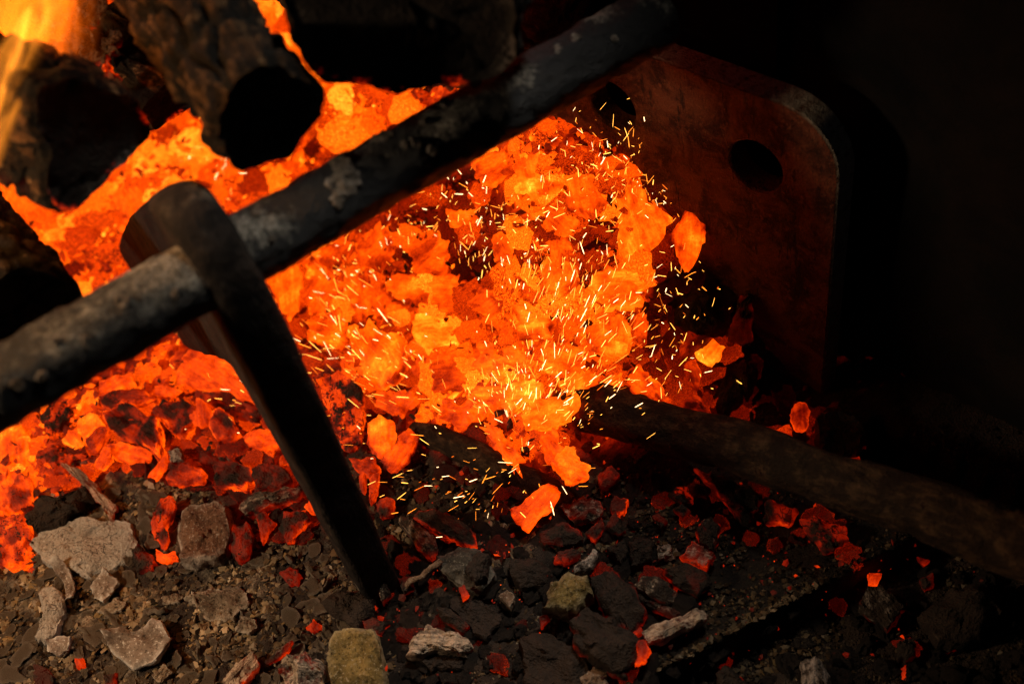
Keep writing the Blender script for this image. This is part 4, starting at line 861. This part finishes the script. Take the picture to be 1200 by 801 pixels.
# --- the heart of the fire: traced flakes that only their place tells apart
GF = 'flakes heaped in the heart of the fire'; LF = 'bright glowing orange charcoal flake heaped in the ember bed'
HOT = [([(416,396),(432,394),(436,382),(452,387),(466,388),(475,416),(477,436),(464,452),(440,456),(423,441),(415,420)],.77),
 ([(351,338),(376,315),(391,324),(409,346),(396,361),(370,371),(357,360)],.66),([(361,377),(398,361),(407,380),(409,400),(401,411),(380,409),(357,400)],.73),
 ([(407,326),(430,315),(441,340),(453,364),(428,380),(413,377),(424,352),(407,344)],.71),([(307,325),(348,303),(353,340),(351,357),(336,382),(327,367)],.72),
 ([(483,374),(528,369),(547,380),(542,403),(500,406),(485,391)],.82),([(576,274),(588,272),(605,288),(599,303),(581,303)],.73),([(519,244),(558,245),(559,259),(529,261)],.69),
 ([(615,466),(673,467),(677,474),(673,485),(652,501),(619,497)],.78),([(627,504),(650,501),(661,535),(640,538),(633,520)],.65),([(647,537),(672,523),(687,546),(689,561),(664,562),(653,551)],.72),
 ([(563,498),(580,495),(595,520),(613,534),(609,554),(595,550),(583,528)],.65),([(689,320),(720,311),(757,318),(757,348),(730,367),(709,365),(697,348)],.75),([(743,370),(759,365),(759,399),(743,391)],.67),
 ([(699,455),(712,443),(728,439),(730,448),(716,461),(701,460)],.70),([(733,442),(750,429),(771,446),(783,471),(764,469)],.74),
 ([(711,195),(730,194),(748,207),(758,232),(782,250),(781,276),(765,286),(745,302),(724,288),(721,262)],.70),
 ([(560,402),(600,396),(622,412),(615,436),(580,442),(556,428)],.74),([(600,360),(640,352),(660,376),(640,400),(606,394)],.78),([(640,300),(670,300),(684,326),(660,342),(636,330)],.74),
 ([(500,420),(540,410),(560,436),(540,458),(508,452)],.70),([(570,452),(620,446),(640,462),(600,480),(566,476)],.79),([(640,402),(676,396),(690,420),(668,440),(638,432)],.74),
 ([(690,384),(728,372),(744,396),(726,420),(694,414)],.72),([(656,446),(690,430),(704,440),(690,460),(660,462)],.62),([(520,470),(560,468),(576,486),(548,500),(516,490)],.70),
 ([(440,460),(476,458),(490,472),(470,484),(444,474)],.66),([(600,196),(640,184),(664,206),(640,234),(606,226)],.80),([(660,214),(694,204),(708,232),(690,256),(662,246)],.72),
 ([(556,190),(592,172),(604,196),(584,216),(556,210)],.74),([(640,240),(668,236),(676,262),(652,276),(634,262)],.70),([(640,286),(662,268),(668,292),(650,304)],.66),
 ([(480,288),(516,272),(536,296),(520,322),(486,316)],.70),([(416,288),(448,270),(466,292),(450,314),(420,312)],.70),([(374,290),(404,272),(416,290),(398,308),(376,306)],.70),
 ([(456,320),(490,322),(496,346),(470,352),(452,340)],.66),([(500,330),(540,318),(560,344),(540,364),(504,358)],.73),([(556,336),(590,330),(600,354),(576,368),(552,358)],.72)]
for i, (pl, h) in enumerate(HOT):
    lf = .042 if i in (8, 9, 10, 23) else rng.uniform(.014, .028)
    h = h + rng.uniform(-.05, .05); c_ = np.mean(pl, 0); mk = near(*c_)
    P('ember_flake', pl, 'broad %s flake on the bed near the %s' % ('yellow-orange' if h > .72 else 'orange' if h > .6 else 'red-orange', mk), E_, h, 0, rng.choice([-.22, -.15, -.08, .04]), rng.choice([.05, .12, .3]), rng.uniform(.007, .014), lf, (rng.uniform(-.3, .3), rng.uniform(-.35, .2)), group='broad flakes near the ' + mk, curl=rng.uniform(-.15, .3), jag=.18, amp=.3)

# thin twig with a glowing end
ta, tb = on_bed(476, 686, 0.016), on_bed(518, 659, 0.024)
obj('twig', tube('twig', spath(ta, tb, 20, 0.003, 4), [0.0022] * 20, M_TAN, 10, 0.0004, 200, 2), label='thin pale twig on the black charcoal by the leg foot', cat='twig')
# ash crusts stuck on the rail
def rail_crust(px, py, size, thick):
    best = None
    r = ray(px, py)
    t = ((RY - 0) * r[1] + (RZ - CAM[2]) * r[2]) / (r[1] ** 2 + r[2] ** 2)
    q = CAM + r * t; off = np.array([0, q[1] - RY, q[2] - RZ]); dd = math.sqrt(max(RR ** 2 - off @ off, 1e-8))
    hit = q - r / np.linalg.norm([r[1], r[2]]) * dd
    n = np.array([0, hit[1] - RY, hit[2] - RZ]); n /= np.linalg.norm(n); u = np.array([1.0, 0, 0]); v = np.cross(n, u)
    k = rng.randint(6, 9); pl = [(size * rng.uniform(.6, 1.1) * math.cos(2 * math.pi * i / k), size * rng.uniform(.6, 1.1) * math.sin(2 * math.pi * i / k)) for i in range(k)]
    _seed[0] += 1
    Pv, fc, rm = radial_solid(pl, thick, _seed[0], .4, .2, -0.25 * size / RR, 28, .5)
    Wv = hit + Pv[:, :1] * u + Pv[:, 1:2] * v + (Pv[:, 2:] + thick * 0.45) * n
    Wv = Wv - n * (((Wv - hit) @ v) ** 2 / (2 * RR))[:, None]
    gpart('ash_crust', mesh('ash_crust', Wv, fc, M_CRUST, rm, 40))
M_CRUST = stone_material('crusted_ash', (0.07, 0.055, 0.042), (0.20, 0.165, 0.13), (0.33, 0.28, 0.235))
for (x, y, s_, t_) in [(404,212,.0115,.003),(398,190,.008,.003),(396,234,.006,.002),(498,142,.0035,.002),(488,168,.004,.002),(507,176,.0045,.002),(497,186,.0032,.0015),(474,170,.0032,.002),(560,96,.005,.002),(445,160,.008,.002),
                       (145,352,.004,.002),(205,345,.003,.0015),(50,440,.0035,.002),(66,400,.003,.0015),(675,44,.004,.0015),(655,58,.004,.0015),(318,280,.0025,.0015),(300,252,.004,.0015),(230,300,.005,.0015),(100,400,.004,.0015),(520,120,.005,.002),(720,46,.003,.001),(20,450,.004,.0015)]:
    rail_crust(x, y, s_, t_)

# ------------------------------------------------------------------ scattered repeats
def proto(kind, seed):
    k = rng.randint(6, 9)
    pl = [(rng.uniform(.36, .56) * math.cos(2 * math.pi * (i + rng.uniform(-.3, .3)) / k), rng.uniform(.30, .5) * math.sin(2 * math.pi * (i + rng.uniform(-.3, .3)) / k)) for i in range(k)]
    if kind == 'flake': return radial_solid(pl, 0.20, seed, .2, .12, rng.uniform(-.2, .35), 26, .35)
    if kind == 'chunk': return radial_solid(pl, 0.55, seed, .1, .06, 0, 24, .25, True)
    if kind == 'chip': return radial_solid(pl, 0.14, seed, .3, .15, rng.uniform(-.15, .3), 16, .5)
    return radial_solid(pl, 0.6, seed, .35, .1, 0, 22, .4)
PROTO = {}
for kind, mat, n in (('flake', M_EMBER, 14), ('chunk', M_EMBER, 10), ('lump', M_EMBER, 10)):
    PROTO[kind] = [mesh('ember_' + kind, *(lambda r: (r[0], r[1], mat, r[2]))(proto(kind, 300 + i)), 42) for i in range(n)]
PROTO['chip'] = [mesh('ash_chip', *(lambda r: (r[0], r[1], M_CHIP, r[2]))(proto('chip', 400 + i)), 42) for i in range(14)]
def rand_frame(maxtilt):
    a = rng.uniform(0, 2 * math.pi); t = abs(rng.gauss(0, maxtilt)); n = (math.sin(t) * math.cos(a), math.sin(t) * math.sin(a) - 0.15, math.cos(t))
    u, v, n = frame_from_normal(n); b = rng.uniform(0, 2 * math.pi)
    u2 = u * math.cos(b) + v * math.sin(b); v2 = np.cross(n, u2); return u2, v2, n
def sized(v, a, b): return 'tiny' if v < a else 'small' if v < b else 'larger'
def scatter(name, kinds, px, py, size, label, cat, group, colr, sink=0.25, tilt=0.35, thin=1.0):
    p = on_bed(px, py, size * sink); u, v, n = rand_frame(tilt)
    o = obj(name, rng.choice(PROTO[rng.choice(kinds)]), None, label, cat, group)
    a = size * rng.uniform(.85, 1.25); b = size * rng.uniform(.7, 1.1); c = size * rng.uniform(.7, 1.2) * thin
    o.matrix_world = Matrix(((u[0] * a, v[0] * b, n[0] * c, p[0]), (u[1] * a, v[1] * b, n[1] * c, p[1]), (u[2] * a, v[2] * b, n[2] * c, p[2]), (0, 0, 0, 1)))
    o.color = (colr[0], colr[1], colr[2] + .25, colr[3])
    if '{' in label:
        ht, ah = colr[0], colr[1]
        look = 'bright yellow-orange' if ht > .72 else 'glowing orange' if ht > .58 else 'red-orange' if ht > .46 else 'dull red' if ht > .32 else 'ash-grey' if ah > .42 else 'dark brown' if ah > .25 else 'black'
        o['label'] = label.format(look=look, size=sized(size, *SIZES[cat]), mark=near(px, py)); o['group'] = group + ' near the ' + near(px, py)
    return o
SIZES = {E_: (.02, .032), C_: (.016, .021), A_: (.010, .015)}
def inside(x, y, poly):
    c = False; n = len(poly)
    for i in range(n):
        x1, y1 = poly[i]; x2, y2 = poly[(i + 1) % n]
        if (y1 > y) != (y2 > y) and x < (x2 - x1) * (y - y1) / (y2 - y1) + x1: c = not c
    return c
def poisson(poly, dist, tries, taken=None):
    out = list(taken or []); k0 = len(out); xs_ = [p[0] for p in poly]; ys_ = [p[1] for p in poly]
    for _ in range(tries):
        x, y = rng.uniform(min(xs_), max(xs_)), rng.uniform(min(ys_), max(ys_))
        if not inside(x, y, poly): continue
        d = dist(x, y) if callable(dist) else dist
        if all((x - a) ** 2 + (y - b) ** 2 > d * d for a, b in out): out.append((x, y))
    return out[k0:]
BED_POLY = [(300, 330), (690, 110), (760, 190), (790, 250), (785, 320), (765, 400), (720, 455), (640, 520), (560, 520), (470, 478), (400, 470), (345, 410)]
n_e = 0
for x, y in poisson(BED_POLY, 21, 5000):
    h = heat_at(x, y) + .015 + rng.gauss(0, .085); n_e += 1
    scatter('ember_flake', ['flake', 'flake', 'chunk'], x, y, rng.uniform(.022, .042), '{size} {look} flake in the bed near the {mark}', E_, 'bed flakes', (min(max(h, .05), .84), 0, rng.choice([-.2, -.12, -.05, .05]), rng.choice([.05, .12, .4])), .22, .5)
FAR = [[(-20, 150), (60, 250), (160, 215), (240, 215), (110, 345), (-20, 330)], [(110, 110), (180, 110), (260, 190), (350, 205), (250, 250), (150, 225)], [(285, -15), (330, -15), (400, 80), (490, 120), (380, 200), (360, 110)]]
for poly in FAR:
    for x, y in poisson(poly, 19, 1400):
        h = heat_at(x, y) - .05 + rng.gauss(0, .12)
        scatter('ember_lump', ['flake', 'chunk', 'lump'], x, y, rng.uniform(.03, .055), '{size} {look} coal behind the rail near the {mark}', E_, 'coals behind the rail', (min(h, .90), 0, rng.choice([-.2, -.1, .05]), rng.choice([.1, .3, .6])), .2, .4)
LEFT = [(0, 505), (200, 395), (310, 460), (372, 600), (340, 640), (270, 575), (160, 545), (40, 570), (30, 660), (0, 665)]
for x, y in poisson(LEFT, 15, 2500):
    h = heat_at(x, y) + rng.gauss(0, .08)
    scatter('ember_lump', ['flake', 'chunk'], x, y, rng.uniform(.014, .028), '{size} {look} coal before the rail near the {mark}', E_, 'coals before the rail', (min(max(h + .04, .1), .8), rng.uniform(0, .25), .12, rng.choice([.1, .3, .7])), .2, .45)
RIGHTZ = [(740, 410), (790, 320), (850, 330), (880, 430), (930, 470), (1010, 500), (1010, 545), (940, 520), (800, 470)]
for x, y in poisson(RIGHTZ, 17, 1400):
    h = heat_at(x, y) + .07 + rng.gauss(0, .08)
    scatter('charcoal_lump', ['chunk', 'lump'], x, y, rng.uniform(.018, .034), '{size} {look} lump against the plate near the {mark}', C_, 'charcoal against the plate', (min(max(h, .03), .5), 0, .08, .5), .2, .4)
DARK = [(420, 560), (480, 545), (600, 560), (700, 560), (850, 560), (1000, 620), (1190, 700), (1190, 801), (390, 801), (440, 700)]
taken = []
for x, y in poisson(DARK, lambda x, y: 17 if x < 860 else 25, 3500):
    t = shepard(x, y, TP, [2, 3])[0]; h = heat_at(x, y) + rng.gauss(0, .05)
    q_ = on_z(x, y, 0.012)
    if on_slab(q_[0], q_[1]) and x > 770 and rng.random() < .85: continue
    if rng.random() < .04: h = rng.uniform(.34, .46)
    scatter('charcoal_lump', ['chunk', 'lump', 'flake'], x, y, rng.uniform(.012, .026), '{size} {look} charcoal lump near the {mark}', C_, 'foreground charcoal', (max(min(h, .5), 0), min(1, max(0, t[1] * .55 + rng.gauss(0, .18))), rng.choice([0, .05, .12]), .9 if h > .3 else .5), .16, .5)
for x, y in poisson([(770, 570), (860, 560), (1000, 610), (1010, 650), (940, 650), (800, 620)], 27, 300) + poisson([(850, 440), (900, 460), (1000, 500), (1015, 540), (900, 505)], 15, 300) + poisson([(440, 600), (500, 680), (640, 740), (760, 790), (600, 795), (430, 720)], 26, 400):
    scatter('ember_lump', ['chunk', 'lump'], x, y, rng.uniform(.012, .022), '{size} {look} crusted coal near the {mark}', E_, 'crusted coals', (rng.uniform(.32, .48), rng.uniform(0, .4), rng.choice([.0, .1, .2]), .95), .16, .5)
ASHP = [(0, 660), (60, 600), (160, 560), (280, 660), (370, 640), (440, 700), (430, 801), (0, 801)]
for x, y in poisson(ASHP, 14, 4000)[:270]:
    scatter('ash_chip', ['chip'], x, y, rng.choice([.008, .010, .012, .015, .020]) * rng.uniform(.8, 1.2), '{size} tan ash chip lying in the ash near the {mark}', A_, 'ash chips', (0, .8, 0, .2), .14, .5)

# ------------------------------------------------------------------ grit: thousands of crumbs, one object
def build_grit():
    n = 95000
    px = nprng.uniform(-20, 1215, n); py = nprng.uniform(500, 815, n)
    sh = np.concatenate([np.concatenate([shepard(px[i:i + 4000], py[i:i + 4000], TP, [2, 3]), shepard(px[i:i + 4000], py[i:i + 4000], HP, [2])], 1) for i in range(0, n, 4000)])
    keep = (nprng.uniform(0, 1, n) < np.clip(sh[:, 1] * 1.15, .14, 1)) & (sh[:, 2] < 0.30)
    cl = fbm(np.stack([px / 34, py / 26, 0 * px], 1), 91, 3)
    keep &= nprng.uniform(0, 1, n) < np.clip(0.55 + 1.1 * cl, 0.08, 1)
    px, py, sh, cl = px[keep], py[keep], sh[keep], cl[keep]; n = len(px)
    Q, r = on_bed_many(px, py, 0.001 + 0 * px); z = bed_z(Q[:, 0], Q[:, 1]) + 0.001; Q[:, 2] = z
    base = np.array([(1, 0, 0), (.3, .95, 0), (-.8, .6, 0), (-.8, -.6, 0), (.3, -.95, 0), (0.1, 0, .8), (0, 0.1, -.8)])
    tri = np.array([(0, 1, 5), (1, 2, 5), (2, 3, 5), (3, 4, 5), (4, 0, 5), (1, 0, 6), (2, 1, 6), (3, 2, 6), (4, 3, 6), (0, 4, 6)])
    size = 0.0005 + 0.0034 * nprng.uniform(0, 1, n) ** 4.2 * np.clip(0.35 + sh[:, 1], .4, 1) + 0.0006 * nprng.uniform(0, 1, n)
    V = base[None] * (1 + 0.45 * nprng.uniform(-1, 1, (n, 7, 3)))
    V[:, :, 2] *= nprng.uniform(.25, .8, n)[:, None]
    ax = nprng.normal(0, 1, (n, 3)); ax[:, 2] += 2; ax /= np.linalg.norm(ax, axis=1)[:, None]
    u = np.cross(ax, nprng.normal(0, 1, (n, 3))); u /= np.linalg.norm(u, axis=1)[:, None]; vv = np.cross(ax, u)
    W = (V[:, :, 0:1] * u[:, None] + V[:, :, 1:2] * vv[:, None] + V[:, :, 2:3] * ax[:, None]) * size[:, None, None] + Q[:, None]
    faces = (tri[None] + (np.arange(n) * 7)[:, None, None]).reshape(-1, 3)
    pal = np.array([(.42, .34, .26), (.30, .24, .17), (.20, .14, .09), (.12, .08, .05), (.035, .028, .022), (.50, .45, .40), (.34, .25, .14), (.24, .21, .17)])
    ci = nprng.choice(len(pal), n, p=[.13, .18, .18, .16, .17, .04, .07, .07])
    c = pal[ci] * np.array([1.0, 0.86, 0.66]) * (0.10 + 1.0 * np.clip(sh[:, 0:1], .05, 1)) * np.clip(1.0 + 0.5 * cl, .5, 1.5)[:, None] * nprng.uniform(.6, 1.2, (n, 1))  # grit colour also painted darker toward the right, as if light fell off
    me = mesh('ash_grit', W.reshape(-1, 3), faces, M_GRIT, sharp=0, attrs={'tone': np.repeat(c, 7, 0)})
    me.polygons.foreach_set('use_smooth', [False] * len(me.polygons))
    obj('ash_grit', me, label='fine tan and grey ash grit strewn over the cold foreground', cat='ash grit', kind='stuff')
build_grit()

def build_crumbs():
    n = 13000
    px = np.concatenate([nprng.uniform(-30, 1020, n), nprng.uniform(-30, 500, 6000)]); py = np.concatenate([nprng.uniform(-20, 690, n), nprng.uniform(-30, 330, 6000)]); n += 6000
    h = np.concatenate([shepard(px[i:i + 4000], py[i:i + 4000], HP, [2]) for i in range(0, n, 4000)])[:, 0]
    m_ = 800; qx, qy = nprng.normal(680, 190, m_), nprng.normal(660, 75, m_); stray = np.concatenate([np.zeros(n, bool), np.ones(m_, bool)])
    px = np.concatenate([px, qx]); py = np.concatenate([py, qy]); h = np.concatenate([h, 0.36 + 0.20 * nprng.uniform(0, 1, m_) ** 2.5]); n += m_
    keep = (nprng.uniform(0, 1, n) < sstep(h, 0.16, 0.5) * 0.9) | (stray & (py > 540) & (px > 400) & (px < 1150))
    keep &= ~(stray & ((py < 540) | (px < 400)))
    px, py, h = px[keep], py[keep], h[keep]; n = len(px)
    up_ = np.where(stray[keep], 0.002 + 0.012 * nprng.uniform(0, 1, n) ** 2, nprng.uniform(0.001, 0.020, n) * sstep(h, 0.3, 0.6)); stray = stray[keep]
    Q, r = on_bed_many(px, py, up_)
    ok = (Q[:, 0] < 0.445 - 0.2485 * (Q[:, 1] - 0.4)) & (Q[:, 1] < 1.7); Q, h, stray = Q[ok], h[ok], stray[ok]; n = len(Q)
    base = np.array([(1, 0, 0), (.3, .95, 0), (-.8, .6, 0), (-.8, -.6, 0), (.3, -.95, 0), (0.1, 0, .8), (0, 0.1, -.8)])
    tri = np.array([(0, 1, 5), (1, 2, 5), (2, 3, 5), (3, 4, 5), (4, 0, 5), (1, 0, 6), (2, 1, 6), (3, 2, 6), (4, 3, 6), (0, 4, 6)])
    size = np.where(stray, 0.0005 + 0.0022 * nprng.uniform(0, 1, n) ** 4, 0.0011 + 0.0046 * nprng.uniform(0, 1, n) ** 2.8)
    V = base[None] * (1 + 0.5 * nprng.uniform(-1, 1, (n, 7, 3))); V[:, :, 2] *= nprng.uniform(.2, .7, n)[:, None]
    ax = nprng.normal(0, 1, (n, 3)); ax[:, 2] += 1; ax /= np.linalg.norm(ax, axis=1)[:, None]
    u = np.cross(ax, nprng.normal(0, 1, (n, 3))); u /= np.linalg.norm(u, axis=1)[:, None]; vv = np.cross(ax, u)
    W = (V[:, :, 0:1] * u[:, None] + V[:, :, 1:2] * vv[:, None] + V[:, :, 2:3] * ax[:, None]) * size[:, None, None] + Q[:, None]
    faces = (tri[None] + (np.arange(n) * 7)[:, None, None]).reshape(-1, 3)
    hh = np.clip(h - np.where(stray, 0, 0.10) + nprng.normal(0, 0.14, n) * np.where(stray, 0.5, 1), 0.02, 0.84)
    me = mesh('ember_crumbs', W.reshape(-1, 3), faces, M_BED, sharp=0, attrs={'glow_heat': np.repeat(hh, 7), 'ash': np.repeat(nprng.uniform(0, .35, n), 7), 'tone': np.full((n * 7, 3), 0.22)})
    me.polygons.foreach_set('use_smooth', [False] * len(me.polygons))
    obj('ember_crumbs', me, label='loose glowing crumbs of charcoal filling the gaps between the coals', cat='embers', kind='stuff')
build_crumbs()

# ------------------------------------------------------------------ sparks: slivers of burning charcoal in the air
def spark_material(name, colr, k):
    s = NT(name); e = s.n('ShaderNodeEmission', {'Color': (*colr, 1), 'Strength': k}); o = s.n('ShaderNodeOutputMaterial'); s.t.links.new(e.outputs[0], o.inputs[0]); s.mat.cycles.emission_sampling = 'NONE'; return s.mat
M_SPARK = [spark_material('spark_yellow', (1, .42, .06), 4.0), spark_material('spark_pale', (1, .62, .28), 5.0), spark_material('spark_orange', (1, .25, .02), 3.0), spark_material('spark_dim', (1, .16, .01), 1.6)]
def spindle():
    vs = [(0, 0, -1)]; fc = []
    for z, r in ((-.7, .8), (.7, 1.0)):
        for k in range(5): vs.append((r * math.cos(2 * math.pi * k / 5), r * math.sin(2 * math.pi * k / 5), z))
    vs.append((0, 0, 1))
    for k in range(5):
        k2 = (k + 1) % 5; fc += [(0, 1 + k2, 1 + k), (1 + k, 1 + k2, 6 + k2, 6 + k), (6 + k, 6 + k2, 11)]
    return np.array(vs, float), fc
SV, SF = spindle()
SM = [mesh('spark', SV, SF, mm, sharp=0) for mm in M_SPARK]
CL = [  # photo centre, spread, count, height above the coals, (min,max) half length in px
 (655,345,34,34,130,.02,.07,(2.5,7)),(625,440,44,34,190,.02,.08,(2,6)),(600,470,40,20,90,.02,.06,(2,5)),(720,420,40,40,130,.02,.08,(2.5,7)),(680,470,30,20,60,.02,.06,(2,5)),
 (400,380,34,45,110,.01,.05,(3,8)),(450,430,40,30,80,.01,.05,(2,7)),(540,260,70,30,190,.005,.04,(2,5)),(600,300,50,40,110,.005,.04,(2,6)),(420,310,40,30,90,.005,.04,(2,5)),
 (680,230,40,40,130,.005,.05,(2,5)),(700,170,40,30,60,.01,.06,(2,4)),(770,235,18,14,45,.01,.04,(1.5,3.5)),(790,330,40,50,70,.01,.06,(2.5,5)),(800,420,30,40,36,.01,.05,(2.5,5)),
 (530,560,50,30,36,.01,.06,(2.5,6)),(610,550,45,26,44,.01,.05,(2.5,7)),(560,590,50,20,22,.005,.03,(2,5)),(270,190,55,22,60,.005,.03,(2,5)),(270,450,40,30,30,.01,.04,(2,4)),
 (750,140,26,46,60,.02,.08,(2.5,6)),(745,215,30,30,50,.005,.04,(2,5)),(420,470,16,26,40,.005,.03,(2,5)),(360,110,40,30,24,.005,.03,(2,4)),(700,320,40,40,70,.01,.05,(2.5,7)),
]
cand = []
for cx, cy, sx, sy, k, h0, h1, (l0, l1) in CL:
    for _ in range(k):
        x, y = rng.gauss(cx, sx * .95), rng.gauss(cy, sy * .95)
        if y < 465 - .583 * (x - 0) + 40 and x > 300 and y < 505 - .577 * x + 8: continue
        p = on_bed(x, y, rng.uniform(h0, h1))
        dx, dy = x - 610, y - 540
        a = math.atan2(dy, dx) + rng.gauss(0, .35)
        if y < 300 or x > 770: a = rng.choice([math.pi / 2, math.pi / 2 + .4, .3]) + rng.gauss(0, .5)
        L = l0 * .6 + (l1 - l0 * .3) * rng.random() ** 1.7 * 1.35; d = project(p)[2]
        dirw = ROT @ np.array([math.cos(a), math.sin(a), rng.uniform(-.5, .5)]); dirw /= np.linalg.norm(dirw)
        cand.append((L, p, dirw, L * d / F, rng.choice([.18, .22, .28, .34, .46]) * d / F, rng.choice([0, 0, 1, 2, 2, 3]), x, y))
cand.sort(key=lambda c: -c[0] * c[4])
def spark_matrix(p, dz, hl, r):
    u, v, n = frame_from_normal(dz if abs(dz[1]) < .98 else dz + np.array([.1, 0, .1]))
    return np.stack([u * r, v * r, n * hl], 1), p
rest = {0: [], 1: [], 2: [], 3: []}
for i, (L, p, dz, hl, r, mi, x, y) in enumerate(cand):
    B, p = spark_matrix(p, dz, hl, r)
    if i < 290:
        lab = 'tiny bright spark flying in front of the rusty plate' if x > 700 and y < 250 else 'tiny bright spark flying over the dark charcoal' if y > 520 else 'tiny bright spark flying over the glowing coals'
        o = obj('spark', SM[mi], None, lab, 'spark', 'sparks ' + lab.split('flying ')[1])
        o.matrix_world = Matrix(((*B[0], p[0]), (*B[1], p[1]), (*B[2], p[2]), (0, 0, 0, 1)))
    else: rest[mi].append(SV @ B.T + p)
allv = []; allf = []; mid_ = []
for mi, lst in rest.items():
    for vv in lst:
        b = len(allv); allv += vv.tolist(); allf += [tuple(b + k for k in f) for f in SF]; mid_ += [mi] * len(SF)
me = mesh('spark_shower', allv, allf, None, sharp=0)
for mm in M_SPARK: me.materials.append(mm)
me.polygons.foreach_set('material_index', mid_)
obj('spark_shower', me, label='shower of fine sparks drifting over the ember bed', cat='sparks', kind='stuff')

# ------------------------------------------------------------------ flames beside the split log
def flame(name, label, base, tip, r, seed, colr, k, streak=1.0):
    base, tip = np.asarray(base), np.asarray(tip); n = 26; t = np.linspace(0, 1, n)[:, None]
    L = np.linalg.norm(tip - base)
    pts = base + (tip - base) * t + np.stack([fbm(np.stack([t[:, 0] * 2.2, t[:, 0] * 0, t[:, 0] * 0 + seed], 1), seed + j, 2) for j in range(3)], 1) * 0.02 * t
    rad = [r * (math.sin(math.pi * min(1, (0.22 + 0.78 * x) ** 0.8)) ** 0.9 * 0.95 + 0.04) for x in t[:, 0]]
    s = NT(name + '_gas'); v = s.coords(False)
    g = s.n('ShaderNodeMapping', {0: v, 3: (1, 1, 0.22)}).outputs[0]
    a = s.noise(g, 75, 4, 0.6, 1.0)
    ln = s.n('ShaderNodeVectorMath', {0: s.n('ShaderNodeVectorMath', {0: v, 1: (1, 1, 0)}, operation='MULTIPLY').outputs[0]}, operation='LENGTH').outputs['Value']
    dens = s.math('MULTIPLY', s.math('MULTIPLY', s.maprange(a, 0.42, 0.66), k * 1.5), s.maprange(ln, r * 0.25, r * 0.92, 1.0, 0.0))
    e = s.n('ShaderNodeEmission', {'Color': (*colr, 1), 'Strength': dens}); o = s.n('ShaderNodeOutputMaterial'); s.t.links.new(e.outputs[0], o.inputs['Volume'])
    loc = Matrix.Translation(Vector(base)) @ Vector(tip - base).to_track_quat('Z', 'Y').to_matrix().to_4x4(); inv = np.array(loc.inverted())
    lp = np.concatenate([pts, np.ones((n, 1))], 1) @ inv.T
    o = obj(name, tube(name, lp[:, :3], rad, s.mat, 28, r * 0.12, 12, seed), label=label, cat='flame'); o.matrix_world = loc
    return o
flame('flame', 'broad orange flame rising beside the split log', CAM + ray(-4, 130) * 0.69, CAM + ray(30, -260) * 0.64, 0.060, 3, (1, .14, .005), 85)
flame('flame', 'yellow flame tongue licking past the split log', CAM + ray(-30, 190) * 0.615, CAM + ray(72, -80) * 0.60, 0.016, 5, (1, .28, .02), 170)
flame('flame', 'thin flame wisp curling round the bark scraps', CAM + ray(100, 110) * 0.84, CAM + ray(70, -60) * 0.76, 0.024, 9, (1, .12, .004), 26)
